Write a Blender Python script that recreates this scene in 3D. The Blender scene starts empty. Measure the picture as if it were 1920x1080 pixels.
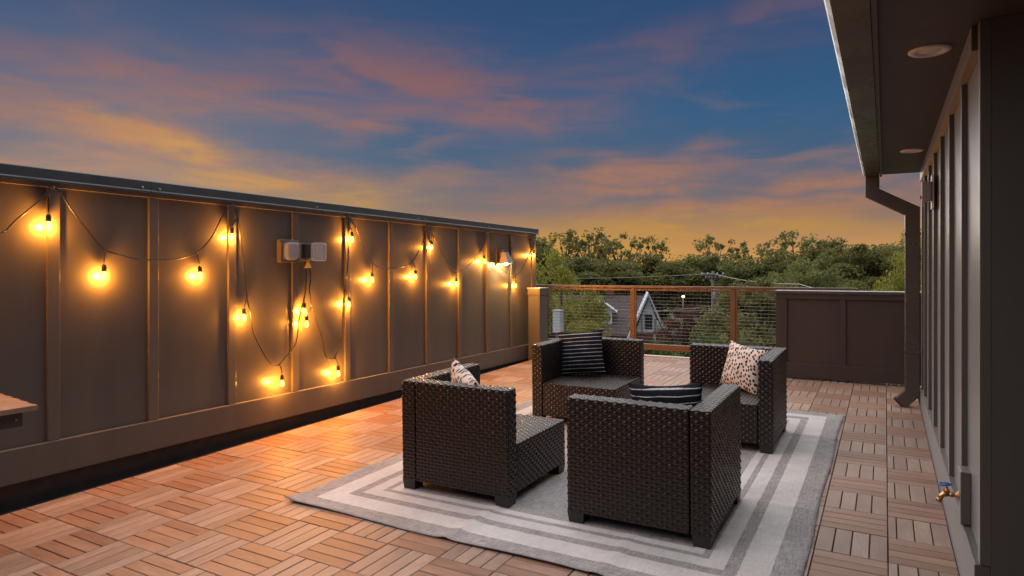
import bpy, math, random
import numpy as np
from mathutils import Vector, Matrix

random.seed(7)
rng = np.random.default_rng(7)
R = math.radians
SC = bpy.context.scene
COL = SC.collection
SLOPE = 0.0207                       # the roof deck rises a quarter inch per foot away from the camera
TILT = math.atan(SLOPE)

# ------------------------------------------------------------------ camera
cam_d = bpy.data.cameras.new('camera')
cam = bpy.data.objects.new('camera', cam_d)
COL.objects.link(cam)
cam.location = (-0.0133, -4.3484, 1.293)
cam.rotation_euler = (math.pi / 2, 0, 0.514)
cam_d.sensor_width = 36
cam_d.lens = 23.215
cam_d.shift_y = -(540 - 509.4) / 1920
cam_d.clip_start = 0.05
cam_d.clip_end = 3000
SC.camera = cam

# ------------------------------------------------------------------ world, sun, exposure
SUN_AZ = R(-60)
SUN_EL = R(54)
SUN_STRENGTH = 4.7
SUN_ANGLE = R(140)
SKY_STRENGTH = 0.86


def lin(r, g, b, a=1.0):
    def f(c):
        c /= 255.0
        return c / 12.92 if c <= 0.04045 else ((c + 0.055) / 1.055) ** 2.4
    return (f(r), f(g), f(b), a)


world = bpy.data.worlds.new('World')
SC.world = world
world.use_nodes = True
WT = world.node_tree
WT.nodes.clear()


class NT:
    """Small helper for wiring shader nodes."""
    def __init__(self, tree):
        self.t = tree

    def node(self, kind, **kw):
        n = self.t.nodes.new(kind)
        for k, v in kw.items():
            setattr(n, k, v)
        return n

    def put(self, sock, val):
        if hasattr(val, 'is_output'):
            self.t.links.new(val, sock)
        elif val is not None:
            sock.default_value = val

    def m(self, op, a, b=None, c=None, clamp=False):
        n = self.node('ShaderNodeMath', operation=op, use_clamp=clamp)
        for i, v in enumerate((a, b, c)):
            if v is not None:
                self.put(n.inputs[i], v)
        return n.outputs[0]

    def mix(self, fac, a, b, blend='MIX'):
        n = self.node('ShaderNodeMix', data_type='RGBA', blend_type=blend)
        self.put(n.inputs[0], fac)
        self.put(n.inputs[6], a)
        self.put(n.inputs[7], b)
        return n.outputs[2]

    def noise(self, vec, scale, detail=4, rough=0.55, dist=0.0):
        n = self.node('ShaderNodeTexNoise')
        self.put(n.inputs['Vector'], vec)
        n.inputs['Scale'].default_value = scale
        n.inputs['Detail'].default_value = detail
        n.inputs['Roughness'].default_value = rough
        n.inputs['Distortion'].default_value = dist
        return n.outputs['Fac']

    def mapping(self, vec, loc=(0, 0, 0), rot=(0, 0, 0), scale=(1, 1, 1)):
        n = self.node('ShaderNodeMapping')
        self.put(n.inputs[0], vec)
        n.inputs[1].default_value = loc
        n.inputs[2].default_value = rot
        n.inputs[3].default_value = scale
        return n.outputs[0]

    def ramp(self, fac, stops, interp='LINEAR'):
        n = self.node('ShaderNodeValToRGB')
        self.put(n.inputs[0], fac)
        cr = n.color_ramp
        cr.interpolation = interp
        while len(cr.elements) < len(stops):
            cr.elements.new(0.5)
        for e, (p, c) in zip(cr.elements, stops):
            e.position = p
            e.color = c if len(c) == 4 else (*c, 1)
        return n.outputs[0]

    def maprange(self, v, a, b, c=0.0, d=1.0, smooth=True):
        n = self.node('ShaderNodeMapRange')
        n.interpolation_type = 'SMOOTHSTEP' if smooth else 'LINEAR'
        self.put(n.inputs[0], v)
        for i, x in enumerate((a, b, c, d)):
            n.inputs[i + 1].default_value = x
        return n.outputs[0]


def build_sky():
    k = NT(WT)
    tc = k.node('ShaderNodeTexCoord')
    d = tc.outputs['Generated']
    sep = k.node('ShaderNodeSeparateXYZ')
    k.put(sep.inputs[0], d)
    x, y, z = sep.outputs
    az = k.m('MULTIPLY', k.m('ARCTAN2', x, y), 180 / math.pi)
    el = k.m('MULTIPLY', k.m('ARCSINE', z), 180 / math.pi)
    n1 = k.noise(k.mapping(d, scale=(1, 1, 2.6)), 3.2, 5, 0.6, 0.4)
    n2 = k.noise(k.mapping(d, loc=(3, 1, 2), scale=(1, 1, 2.6)), 4.0, 5, 0.6, 0.4)
    fine = k.noise(k.mapping(d, loc=(7, 2, 5), scale=(1, 1, 5.0)), 6.0, 5, 0.55, 0.5)
    broad = k.noise(k.mapping(d, loc=(1, 8, 3), scale=(1, 1, 4.5)), 3.6, 6, 0.55, 0.5)
    azw = k.m('ADD', az, k.m('MULTIPLY', k.m('SUBTRACT', n1, 0.5), 16))
    elw = k.m('ADD', el, k.m('MULTIPLY', k.m('SUBTRACT', n2, 0.5), 5.5))

    def streaks(rows):
        tot = None
        for a, e, w, h, sl, amp in rows:
            u = k.m('SUBTRACT', azw, a)
            v = k.m('SUBTRACT', k.m('SUBTRACT', elw, e), k.m('MULTIPLY', u, sl))
            q = k.m('ADD', k.m('POWER', k.m('ABSOLUTE', k.m('DIVIDE', u, w)), 2.0),
                    k.m('POWER', k.m('ABSOLUTE', k.m('DIVIDE', v, h)), 2.0))
            g = k.m('MULTIPLY', k.m('EXPONENT', k.m('MULTIPLY', q, -1.0)), amp)
            tot = g if tot is None else k.m('MAXIMUM', tot, g)
        return tot

    base = k.ramp(k.m('DIVIDE', el, 45.0, clamp=True), [
        (0.0, lin(222, 166, 92)), (0.045, lin(208, 152, 96)), (0.09, lin(150, 120, 106)),
        (0.14, lin(104, 106, 122)), (0.20, lin(66, 98, 130)), (0.30, lin(50, 94, 136)),
        (0.45, lin(42, 78, 122)), (0.70, lin(40, 64, 104)), (1.0, lin(32, 50, 90))])
    # the side away from the sunset has no glow on its horizon
    away = k.m('MULTIPLY', k.m('SUBTRACT', 1.0, k.m('COSINE', k.m('SUBTRACT', k.m('ARCTAN2', x, y), R(-32)))), 0.5)
    back = k.ramp(k.m('DIVIDE', el, 45.0, clamp=True), [
        (0.0, lin(118, 110, 124)), (0.2, lin(86, 98, 124)), (0.5, lin(48, 78, 114)), (1.0, lin(32, 50, 90))])
    base = k.mix(k.maprange(away, 0.22, 0.75), base, back)
    pink = streaks([(-62, 11.2, 9, 1.9, -0.22, 1.0), (-56, 9.7, 7, 1.3, -0.2, 0.95), (-56, 14.2, 13, 2.4, 0.0, 0.75),
                    (-37, 15.9, 11, 2.8, -0.12, 1.0), (-30, 13.8, 8, 2.2, 0.0, 0.9), (-43, 12.3, 5, 1.2, 0.1, 0.75),
                    (-66, 7.6, 8, 1.5, 0.05, 0.7), (-50, 7.8, 8, 1.4, 0.0, 0.75), (-19, 17.4, 9, 2.0, 0.1, 0.5),
                    (-19, 9.0, 8, 1.3, 0.0, 0.85), (-20, 7.3, 8, 0.9, 0.0, 0.65), (-8, 5.2, 14, 1.1, 0.03, 0.9),
                    (-5, 7.2, 7, 0.8, 0.05, 0.75), (-7, 19.5, 5, 2.0, 0.1, 0.45), (-26, 6.3, 6, 0.9, 0.0, 0.4),
                    (-78, 10.0, 9, 2.0, -0.1, 0.7), (12, 8.0, 9, 1.5, 0.05, 0.6)])
    gold = streaks([(-57, 9.9, 5, 0.9, -0.15, 0.7), (-42.5, 6.3, 7, 1.2, 0.1, 1.0), (-51, 7.4, 6, 0.9, -0.05, 0.7),
                    (-14, 3.6, 14, 1.0, 0.0, 0.9), (-22, 2.6, 12, 1.2, 0.0, 0.9), (-60, 11.0, 4, 0.6, -0.2, 0.35)])
    pink = k.m('MULTIPLY', pink, k.maprange(fine, 0.32, 0.60, 0.32, 1.1), clamp=True)
    gold = k.m('MULTIPLY', gold, k.maprange(fine, 0.34, 0.62, 0.45, 1.05), clamp=True)
    # the same broken layer carries on over the rest of the sky
    rest = k.m('MULTIPLY', k.maprange(broad, 0.5, 0.72), k.maprange(el, 34.0, 6.0, 0.0, 0.45))
    veil = k.mix(k.maprange(el, 4.0, 18.0), lin(196, 134, 92), lin(126, 100, 116))
    c = k.mix(rest, base, veil)
    pcol = k.mix(k.maprange(el, 5.0, 17.0), lin(190, 128, 90), lin(138, 96, 102))
    c = k.mix(k.m('MULTIPLY', pink, 0.92), c, pcol)
    c = k.mix(k.m('MULTIPLY', gold, 0.85), c, lin(206, 152, 70))
    c = k.mix(k.maprange(el, 0.0, -3.0), c, lin(60, 58, 52))
    ni = k.node('ShaderNodeTexSky', sky_type='NISHITA', sun_disc=False, sun_elevation=R(4), sun_rotation=SUN_AZ)
    bg = k.node('ShaderNodeBackground')
    k.put(bg.inputs[0], c)
    bg.inputs[1].default_value = SKY_STRENGTH
    bg2 = k.node('ShaderNodeBackground')
    k.put(bg2.inputs[0], ni.outputs[0])
    bg2.inputs[1].default_value = 0.006
    add = k.node('ShaderNodeAddShader')
    k.put(add.inputs[0], bg.outputs[0])
    k.put(add.inputs[1], bg2.outputs[0])
    out = k.node('ShaderNodeOutputWorld')
    k.put(out.inputs[0], add.outputs[0])


build_sky()
sun_d = bpy.data.lights.new('sun', 'SUN')
sun_d.energy = SUN_STRENGTH
sun_d.angle = SUN_ANGLE
sun_d.color = (1.0, 0.96, 0.92)
sun = bpy.data.objects.new('sun', sun_d)
COL.objects.link(sun)
sdir = Vector((math.sin(SUN_AZ) * math.cos(SUN_EL), math.cos(SUN_AZ) * math.cos(SUN_EL), math.sin(SUN_EL)))
sun.rotation_euler = sdir.to_track_quat('Z', 'Y').to_euler()
SC.view_settings.view_transform = 'Standard'
SC.view_settings.look = 'None'
SC.view_settings.gamma = 1
SC.view_settings.exposure = 0.0
SC.view_settings.use_curve_mapping = False
SC.cycles.use_denoising = True
SC.cycles.max_bounces = 5
SC.cycles.diffuse_bounces = 3
SC.cycles.glossy_bounces = 3
SC.cycles.transmission_bounces = 4
SC.cycles.sample_clamp_indirect = 6


# ------------------------------------------------------------------ materials
def material(name):
    mt = bpy.data.materials.new(name)
    mt.use_nodes = True
    nt = mt.node_tree
    b = nt.nodes['Principled BSDF']
    return mt, NT(nt), b


def coords(k, which='Object'):
    return k.node('ShaderNodeTexCoord').outputs[which]


def bump(k, b, h, strength=0.3, dist=0.01):
    n = k.node('ShaderNodeBump')
    n.inputs['Strength'].default_value = strength
    n.inputs['Distance'].default_value = dist
    k.put(n.inputs['Height'], h)
    k.put(b.inputs['Normal'], n.outputs[0])


def plain(name, col, rough=0.5, metal=0.0, var=0.15, scale=6.0, bstr=0.0, bscale=60.0, spec=0.5, rvar=0.1):
    mt, k, b = material(name)
    v = coords(k)
    n = k.noise(v, scale, 5)
    a = tuple(c * (1 - var) for c in col[:3]) + (1,)
    c2 = tuple(min(1, c * (1 + var)) for c in col[:3]) + (1,)
    k.put(b.inputs['Base Color'], k.ramp(n, [(0.3, a), (0.7, c2)]))
    k.put(b.inputs['Roughness'], k.maprange(k.noise(v, scale * 2.3, 4), 0.3, 0.7, rough - rvar, rough + rvar))
    b.inputs['Metallic'].default_value = metal
    b.inputs['Specular IOR Level'].default_value = spec
    if bstr:
        bump(k, b, k.noise(v, bscale, 3), bstr, 0.004)
    return mt


def emissive(name, col, strength):
    mt, k, b = material(name)
    b.inputs['Base Color'].default_value = (0.02, 0.02, 0.02, 1)
    b.inputs['Emission Color'].default_value = (*col[:3], 1)
    b.inputs['Emission Strength'].default_value = strength
    return mt


def paint(name, col, rough=0.31, sheen=0.75):
    """Satin exterior paint on fibre-cement board: faint dust, drips and a fine stipple."""
    mt, k, b = material(name)
    v = coords(k)
    streak = k.noise(k.mapping(v, scale=(3, 3, 0.35)), 2.2, 6, 0.6)
    spots = k.noise(v, 9.0, 6, 0.65)
    f = k.m('ADD', k.m('MULTIPLY', streak, 0.8), k.m('MULTIPLY', spots, 0.2))
    a = tuple(c * 0.88 for c in col[:3]) + (1,)
    c2 = tuple(c * 1.1 for c in col[:3]) + (1,)
    k.put(b.inputs['Base Color'], k.ramp(f, [(0.32, a), (0.68, c2)]))
    k.put(b.inputs['Roughness'], k.maprange(spots, 0.3, 0.7, rough - 0.015, rough + 0.02))
    b.inputs['Sheen Weight'].default_value = sheen
    b.inputs['Sheen Roughness'].default_value = 0.25
    bump(k, b, k.noise(v, 160.0, 3), 0.12, 0.002)
    return mt


PAINT = paint('brown_paint', (0.094, 0.086, 0.080))
PAINT_DARK = paint('dark_brown_paint', (0.052, 0.038, 0.036), 0.42, 0.15)
PAINT_TRIM = paint('trim_paint', (0.110, 0.097, 0.086), 0.30)
COPING = plain('coping_metal', (0.09, 0.098, 0.102, 1), 0.38, 0.35, 0.12, 3, 0.0)
GUTTER = plain('gutter_metal', (0.11, 0.094, 0.082, 1), 0.28, 0.4, 0.12, 2.5, 0.0, rvar=0.06)
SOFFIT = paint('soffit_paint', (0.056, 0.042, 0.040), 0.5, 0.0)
MEMBRANE = plain('black_membrane', (0.012, 0.012, 0.013, 1), 0.55, 0, 0.4, 5, 0.3, 30)
RAILP = plain('rail_metal', (0.16, 0.085, 0.05, 1), 0.38, 0.2, 0.1, 5)
WIRE = plain('wire_metal', (0.22, 0.21, 0.2, 1), 0.35, 0.8, 0.1, 5)
EDGE = plain('edge_metal', (0.55, 0.52, 0.46, 1), 0.4, 0.3, 0.1, 5)
CORD = plain('black_cord', (0.018, 0.015, 0.013, 1), 0.4, 0, 0.2, 30)
SOCKET = plain('socket_plastic', (0.03, 0.022, 0.018, 1), 0.4, 0, 0.2, 30)


def bulb_mat():
    """Amber glass with its own glow; the lamp inside shines through it."""
    mt, k, b = material('amber_bulb')
    tr = k.node('ShaderNodeBsdfTransparent')
    tr.inputs[0].default_value = (1.0, 0.80, 0.48, 1)
    em = k.node('ShaderNodeEmission')
    em.inputs[0].default_value = (1.0, 0.50, 0.10, 1)
    em.inputs[1].default_value = 3.0
    ad = k.node('ShaderNodeAddShader')
    k.put(ad.inputs[0], tr.outputs[0])
    k.put(ad.inputs[1], em.outputs[0])
    out = [n for n in mt.node_tree.nodes if n.type == 'OUTPUT_MATERIAL'][0]
    k.put(out.inputs[0], ad.outputs[0])
    return mt


BULB = bulb_mat()
WHITE = plain('white_plastic', (0.62, 0.58, 0.54, 1), 0.45, 0, 0.05, 8)
GREYBOX = plain('grey_plastic', (0.24, 0.22, 0.21, 1), 0.5, 0, 0.08, 20)
BRASS = plain('brass', (0.62, 0.36, 0.17, 1), 0.32, 1.0, 0.2, 40)
BLUEM = plain('blue_enamel', (0.03, 0.11, 0.36, 1), 0.35, 0, 0.15, 40)
STEEL = plain('screw_steel', (0.35, 0.34, 0.33, 1), 0.35, 0.9, 0.1, 60)
FOOT = plain('foot_plastic', (0.022, 0.02, 0.02, 1), 0.5, 0, 0.2, 40)


def glass_mat():
    mt, k, b = material('clear_cover')
    b.inputs['Base Color'].default_value = (0.9, 0.92, 0.95, 1)
    b.inputs['Roughness'].default_value = 0.12
    b.inputs['Transmission Weight'].default_value = 0.75
    b.inputs['IOR'].default_value = 1.3
    return mt


CLEAR = glass_mat()


def deck_mat(name, stops):
    mt, k, b = material(name)
    v = coords(k)
    info = k.node('ShaderNodeObjectInfo')
    rnd = info.outputs['Random']
    off = k.node('ShaderNodeCombineXYZ')
    k.put(off.inputs[0], k.m('MULTIPLY', rnd, 37.0))
    k.put(off.inputs[1], k.m('MULTIPLY', rnd, 13.0))
    va = k.node('ShaderNodeVectorMath', operation='ADD')
    k.put(va.inputs[0], v)
    k.put(va.inputs[1], off.outputs[0])
    p = va.outputs[0]
    grain = k.noise(k.mapping(p, scale=(5, 46, 20)), 1.6, 6, 0.62, 1.4)
    broad = k.noise(k.mapping(p, scale=(1.5, 6, 4)), 2.0, 4)
    f = k.m('ADD', k.m('MULTIPLY', grain, 0.6), k.m('ADD', k.m('MULTIPLY', broad, 0.35), k.m('ADD', k.m('MULTIPLY', rnd, 0.16), 0.05)))
    c = k.ramp(f, list(zip((0.40, 0.60, 0.78), stops)))
    dirt = k.maprange(k.noise(coords(k, 'Object'), 14, 6, 0.7), 0.62, 0.78, 0.0, 0.35)
    k.put(b.inputs['Base Color'], k.mix(dirt, c, (0.2, 0.14, 0.105, 1)))
    k.put(b.inputs['Roughness'], k.maprange(grain, 0.3, 0.7, 0.42, 0.62))
    bump(k, b, grain, 0.35, 0.003)
    return mt


DECK = deck_mat('deck_composite', [(0.175, 0.089, 0.057), (0.275, 0.152, 0.100), (0.375, 0.228, 0.158)])
DECK_PALE = deck_mat('deck_composite_sheen', [(0.20, 0.126, 0.096), (0.312, 0.210, 0.162), (0.43, 0.305, 0.245)])  # paler copy for tiles laid along Y: grain sheen put into the colour


def wicker_mat():
    mt, k, b = material('dark_wicker')
    v = coords(k)
    n = k.noise(k.mapping(v, scale=(1, 1, 3)), 38, 4)
    k.put(b.inputs['Base Color'], k.ramp(n, [(0.3, (0.009, 0.0052, 0.0045)), (0.7, (0.028, 0.0155, 0.012))]))
    k.put(b.inputs['Roughness'], k.maprange(k.noise(v, 90, 3), 0.3, 0.7, 0.20, 0.32))
    b.inputs['Specular IOR Level'].default_value = 0.55
    bump(k, b, k.noise(k.mapping(v, scale=(1, 1, 6)), 120, 2), 0.15, 0.001)
    return mt


WICKER = wicker_mat()

RX0, RX1, RY0, RY1 = -3.035, -0.325, -1.665, 2.05          # the rug on the deck


def rug_mat():
    mt, k, b = material('woven_rug')
    v = coords(k)
    sep = k.node('ShaderNodeSeparateXYZ')
    k.put(sep.inputs[0], v)
    x, y, z = sep.outputs
    hw, hl = (RX1 - RX0) / 2, (RY1 - RY0) / 2
    wob = k.m('MULTIPLY', k.m('SUBTRACT', k.noise(v, 30, 2), 0.5), 0.006)
    dx = k.m('SUBTRACT', hw, k.m('ABSOLUTE', x))
    dy = k.m('SUBTRACT', hl, k.m('ABSOLUTE', y))
    e = k.m('ADD', k.m('MINIMUM', dx, dy), wob)
    white, grey = (0.60, 0.58, 0.585, 1), (0.335, 0.32, 0.325, 1)
    bands = [(0.0, grey), (0.12, white), (0.25, grey), (0.305, white), (0.39, grey), (0.425, white), (0.475, grey)]
    c = k.ramp(k.m('DIVIDE', e, 1.0, clamp=True), bands, 'CONSTANT')
    # heathered yarn: short dashes running across the warp
    h1 = k.noise(k.mapping(v, scale=(120, 13, 1)), 1.0, 3, 0.7)
    h2 = k.noise(k.mapping(v, scale=(13, 120, 1)), 1.0, 3, 0.7)
    h = k.m('ADD', k.m('MULTIPLY', h1, 0.5), k.m('MULTIPLY', h2, 0.5))
    isgrey = k.ramp(k.m('DIVIDE', e, 1.0, clamp=True), [(p, (1, 1, 1) if q is grey else (0.35, 0.35, 0.35)) for p, q in bands], 'CONSTANT')
    yarn = k.ramp(h, [(0.36, (0.58, 0.58, 0.59)), (0.64, (1.45, 1.43, 1.42))])
    yarn = k.mix(isgrey, (1, 1, 1, 1), yarn)
    c = k.mix(1.0, c, yarn, 'MULTIPLY')
    soil = k.maprange(k.noise(v, 3.0, 5, 0.6), 0.35, 0.7, 0.9, 1.06)
    sc = k.node('ShaderNodeCombineXYZ')
    for i in range(3):
        k.put(sc.inputs[i], soil)
    c = k.mix(1.0, c, sc.outputs[0], 'MULTIPLY')
    k.put(b.inputs['Base Color'], c)
    b.inputs['Roughness'].default_value = 0.85
    b.inputs['Specular IOR Level'].default_value = 0.2
    wv = k.m('ADD', k.m('SINE', k.m('MULTIPLY', x, 900.0)), k.m('SINE', k.m('MULTIPLY', y, 900.0)))
    bump(k, b, k.m('ADD', wv, k.m('MULTIPLY', h, 4.0)), 0.25, 0.0015)
    return mt


RUG = rug_mat()


def stripe_mat():
    mt, k, b = material('striped_fabric')
    v = coords(k)
    sep = k.node('ShaderNodeSeparateXYZ')
    k.put(sep.inputs[0], v)
    z = k.m('ADD', sep.outputs[2], k.m('MULTIPLY', k.noise(v, 9, 2), 0.008))
    w = k.m('FRACT', k.m('DIVIDE', z, 0.034))
    line = k.m('LESS_THAN', w, 0.15)
    br = k.maprange(k.noise(v, 70, 4), 0.35, 0.5, 0.5, 1.0)
    c = k.mix(k.m('MULTIPLY', line, br), (0.010, 0.012, 0.020, 1), (0.62, 0.6, 0.58, 1))
    k.put(b.inputs['Base Color'], c)
    b.inputs['Roughness'].default_value = 0.85
    b.inputs['Specular IOR Level'].default_value = 0.2
    bump(k, b, k.noise(v, 300, 2), 0.3, 0.001)
    return mt


def spot_mat():
    mt, k, b = material('spotted_fabric')
    v = coords(k)
    r2 = k.node('ShaderNodeSeparateXYZ')
    k.put(r2.inputs[0], k.mapping(v, rot=(0, R(24), 0)))
    cb = k.node('ShaderNodeCombineXYZ')
    k.put(cb.inputs[0], r2.outputs[0])
    k.put(cb.inputs[1], k.m('MULTIPLY', r2.outputs[2], 0.66))
    wv = cb.outputs[0]
    vo = k.node('ShaderNodeTexVoronoi', voronoi_dimensions='2D')
    k.put(vo.inputs['Vector'], wv)
    vo.inputs['Scale'].default_value = 44
    vo.inputs['Randomness'].default_value = 0.75
    s = k.maprange(k.m('ADD', vo.outputs['Distance'], k.m('MULTIPLY', k.noise(v, 60, 2), 0.16)), 0.36, 0.41)
    c = k.mix(s, (0.016, 0.014, 0.015, 1), (0.72, 0.63, 0.58, 1))
    k.put(b.inputs['Base Color'], c)
    b.inputs['Roughness'].default_value = 0.85
    b.inputs['Specular IOR Level'].default_value = 0.2
    bump(k, b, k.noise(v, 260, 2), 0.3, 0.001)
    return mt


STRIPE, SPOT = stripe_mat(), spot_mat()


def leaf_mat(name, dark, light, trans=0.45):
    mt, k, b = material(name)
    v = coords(k)
    geo = k.node('ShaderNodeNewGeometry')
    n = k.noise(v, 0.55, 4)
    r = geo.outputs['Random Per Island']
    f = k.m('ADD', k.m('MULTIPLY', n, 0.75), k.m('MULTIPLY', r, 0.25))
    c = k.ramp(f, [(0.33, dark), (0.66, light)])
    k.put(b.inputs['Base Color'], c)
    b.inputs['Roughness'].default_value = 0.6
    b.inputs['Specular IOR Level'].default_value = 0.25
    tr = k.node('ShaderNodeBsdfTranslucent')
    k.put(tr.inputs[0], c)
    mx = k.node('ShaderNodeMixShader')
    mx.inputs[0].default_value = trans
    k.put(mx.inputs[1], b.outputs[0])
    k.put(mx.inputs[2], tr.outputs[0])
    out = [n for n in mt.node_tree.nodes if n.type == 'OUTPUT_MATERIAL'][0]
    k.put(out.inputs[0], mx.outputs[0])
    return mt


LEAF_DARK = leaf_mat('leaf_dark', (0.105, 0.104, 0.032), (0.275, 0.26, 0.085))
LEAF_MID = leaf_mat('leaf_mid', (0.11, 0.125, 0.038), (0.29, 0.30, 0.105))
LEAF_LIGHT = leaf_mat('leaf_light', (0.16, 0.17, 0.028), (0.46, 0.43, 0.085))
LEAF_RED = leaf_mat('leaf_red', (0.09, 0.030, 0.018), (0.17, 0.075, 0.045))
LEAF_FERN = leaf_mat('leaf_fern', (0.035, 0.06, 0.02), (0.10, 0.16, 0.045))
BARK = plain('bark', (0.055, 0.042, 0.032, 1), 0.85, 0, 0.35, 3, 0.6, 8)
GRASS = plain('grass', (0.055, 0.075, 0.025, 1), 0.9, 0, 0.4, 0.25, 0.5, 4)
ASPHALT = plain('asphalt', (0.055, 0.054, 0.052, 1), 0.85, 0, 0.2, 1.5, 0.3, 30)
SHINGLE = plain('roof_shingle', (0.078, 0.062, 0.06, 1), 0.85, 0, 0.3, 2.5, 0.6, 14)
BRICK = plain('brick_red', (0.19, 0.06, 0.045, 1), 0.85, 0, 0.35, 4, 0.4, 20)
HWHITE = plain('house_white', (0.66, 0.68, 0.72, 1), 0.7, 0, 0.06, 3)
PANE = plain('window_glass', (0.03, 0.035, 0.045, 1), 0.08, 0, 0.3, 2, spec=0.8)
POLEWOOD = plain('pole_wood', (0.15, 0.135, 0.12, 1), 0.8, 0, 0.2, 3)
FENCEW = plain('fence_white', (0.50, 0.51, 0.50, 1), 0.75, 0, 0.12, 2)
TWIG = plain('pale_twig', (0.36, 0.32, 0.28, 1), 0.8, 0, 0.2, 3)
CARP = plain('car_paint', (0.30, 0.31, 0.33, 1), 0.25, 0.3, 0.05, 3)


# ------------------------------------------------------------------ mesh helpers
class MB:
    def __init__(self):
        self.v, self.f = [], []

    def add(self, vs, fs):
        o = len(self.v)
        self.v += [tuple(p) for p in vs]
        self.f += [tuple(i + o for i in q) for q in fs]
        return self

    def box(self, x0, x1, y0, y1, z0, z1):
        vs = [(x, y, z) for z in (z0, z1) for y in (y0, y1) for x in (x0, x1)]
        return self.add(vs, [(0, 2, 3, 1), (4, 5, 7, 6), (0, 1, 5, 4), (2, 6, 7, 3), (0, 4, 6, 2), (1, 3, 7, 5)])

    def slab(self, x0, x1, y0, y1, z0, z1, c):
        """Box whose top edges carry a chamfer of c."""
        vs = []
        for z, i in ((z0, 0), (z1 - c, 0), (z1, c)):
            vs += [(x0 + i, y0 + i, z), (x1 - i, y0 + i, z), (x1 - i, y1 - i, z), (x0 + i, y1 - i, z)]
        fs = [(3, 2, 1, 0), (8, 9, 10, 11)]
        for r in (0, 4):
            for i in range(4):
                j = (i + 1) % 4
                fs.append((r + i, r + j, r + 4 + j, r + 4 + i))
        return self.add(vs, fs)

    def prism(self, poly, axis, a, b):
        """Extrude a 2-D polygon along an axis from a to b."""
        n = len(poly)

        def p(q, t):
            return {'x': (t, q[0], q[1]), 'y': (q[0], t, q[1]), 'z': (q[0], q[1], t)}[axis]
        vs = [p(q, a) for q in poly] + [p(q, b) for q in poly]
        fs = [tuple(range(n))[::-1], tuple(range(n, 2 * n))]
        fs += [(i, (i + 1) % n, n + (i + 1) % n, n + i) for i in range(n)]
        return self.add(vs, fs)

    def tube(self, path, r, n=8, caps=True):
        P = [Vector(p) for p in path]
        rs = r if isinstance(r, (list, tuple)) else [r] * len(P)
        t0 = (P[1] - P[0]).normalized()
        up = Vector((0, 0, 1)) if abs(t0.z) < 0.9 else Vector((1, 0, 0))
        s = t0.cross(up).normalized()
        o = len(self.v)
        for i, p in enumerate(P):
            t = (P[min(i + 1, len(P) - 1)] - P[max(i - 1, 0)]).normalized()
            s = (s - t * s.dot(t))
            s = s.normalized() if s.length > 1e-6 else t.orthogonal().normalized()
            w = t.cross(s)
            for j in range(n):
                a = 2 * math.pi * j / n
                self.v.append(tuple(p + (s * math.cos(a) + w * math.sin(a)) * rs[i]))
        for i in range(len(P) - 1):
            for j in range(n):
                k = (j + 1) % n
                self.f.append((o + i * n + j, o + i * n + k, o + (i + 1) * n + k, o + (i + 1) * n + j))
        if caps:
            self.f.append(tuple(o + j for j in range(n))[::-1])
            self.f.append(tuple(o + (len(P) - 1) * n + j for j in range(n)))
        return self

    def lathe(self, prof, c=(0, 0, 0), d=(0, 0, 1), n=14):
        """Revolve (radius, height) pairs about the axis d through c."""
        d = Vector(d).normalized()
        s = d.orthogonal().normalized()
        w = d.cross(s)
        c = Vector(c)
        o = len(self.v)
        for r, h in prof:
            for j in range(n):
                a = 2 * math.pi * j / n
                self.v.append(tuple(c + d * h + (s * math.cos(a) + w * math.sin(a)) * max(r, 1e-4)))
        for i in range(len(prof) - 1):
            for j in range(n):
                k = (j + 1) % n
                self.f.append((o + i * n + j, o + i * n + k, o + (i + 1) * n + k, o + (i + 1) * n + j))
        self.f.append(tuple(o + j for j in range(n))[::-1])
        self.f.append(tuple(o + (len(prof) - 1) * n + j for j in range(n)))
        return self

    def mesh(self, name, smooth=False, org=None):
        me = bpy.data.meshes.new(name)
        v = self.v if org is None else [(p[0] - org[0], p[1] - org[1], p[2] - org[2]) for p in self.v]
        me.from_pydata(v, [], self.f)
        me.validate()
        if smooth:
            me.polygons.foreach_set('use_smooth', [True] * len(me.polygons))
        me.update()
        return me


def link(name, me, mat, parent=None):
    if mat is not None and not me.materials:
        me.materials.append(mat)
    o = bpy.data.objects.new(name, me)
    COL.objects.link(o)
    if parent is not None:
        o.parent = parent
    return o


def bev(o, w=0.003, seg=2):
    b = o.modifiers.new('bevel', 'BEVEL')
    b.width = w
    b.segments = seg
    b.limit_method = 'ANGLE'
    b.angle_limit = R(40)
    return o


def part(name, mb, mat, parent, smooth=False, bevel=0.0):
    """One mesh part, given in world coordinates, under a thing that has no rotation."""
    q, org = parent, Vector((0, 0, 0))
    while q is not None:
        org = org + q.location
        q = q.parent
    o = link(name, mb.mesh(name, smooth, org), mat, parent)
    if bevel:
        bev(o, bevel)
    return o


def tag(o, label=None, cat=None, group=None, kind=None):
    for key, val in (('label', label), ('category', cat), ('group', group), ('kind', kind)):
        if val:
            o[key] = val
    return o


def thing(name, label, cat, loc=(0, 0, 0), group=None, mat=None):
    o = bpy.data.objects.new(name, None)
    COL.objects.link(o)
    o.empty_display_size = 0.1
    if mat is not None:
        o.matrix_world = mat
    else:
        o.location = loc
    return tag(o, label, cat, group)


def on_deck(x, y, rz=0.0, h=0.0, lean=0.0, roll=0.0):
    """Pose on the sloping deck: stand at x, y, h above the tiles, turned rz, leaning back."""
    return (Matrix.Translation((x, y, SLOPE * y)) @ Matrix.Rotation(TILT, 4, 'X') @ Matrix.Translation((0, 0, h))
            @ Matrix.Rotation(rz, 4, 'Z') @ Matrix.Rotation(lean, 4, 'X') @ Matrix.Rotation(roll, 4, 'Y'))


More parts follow.
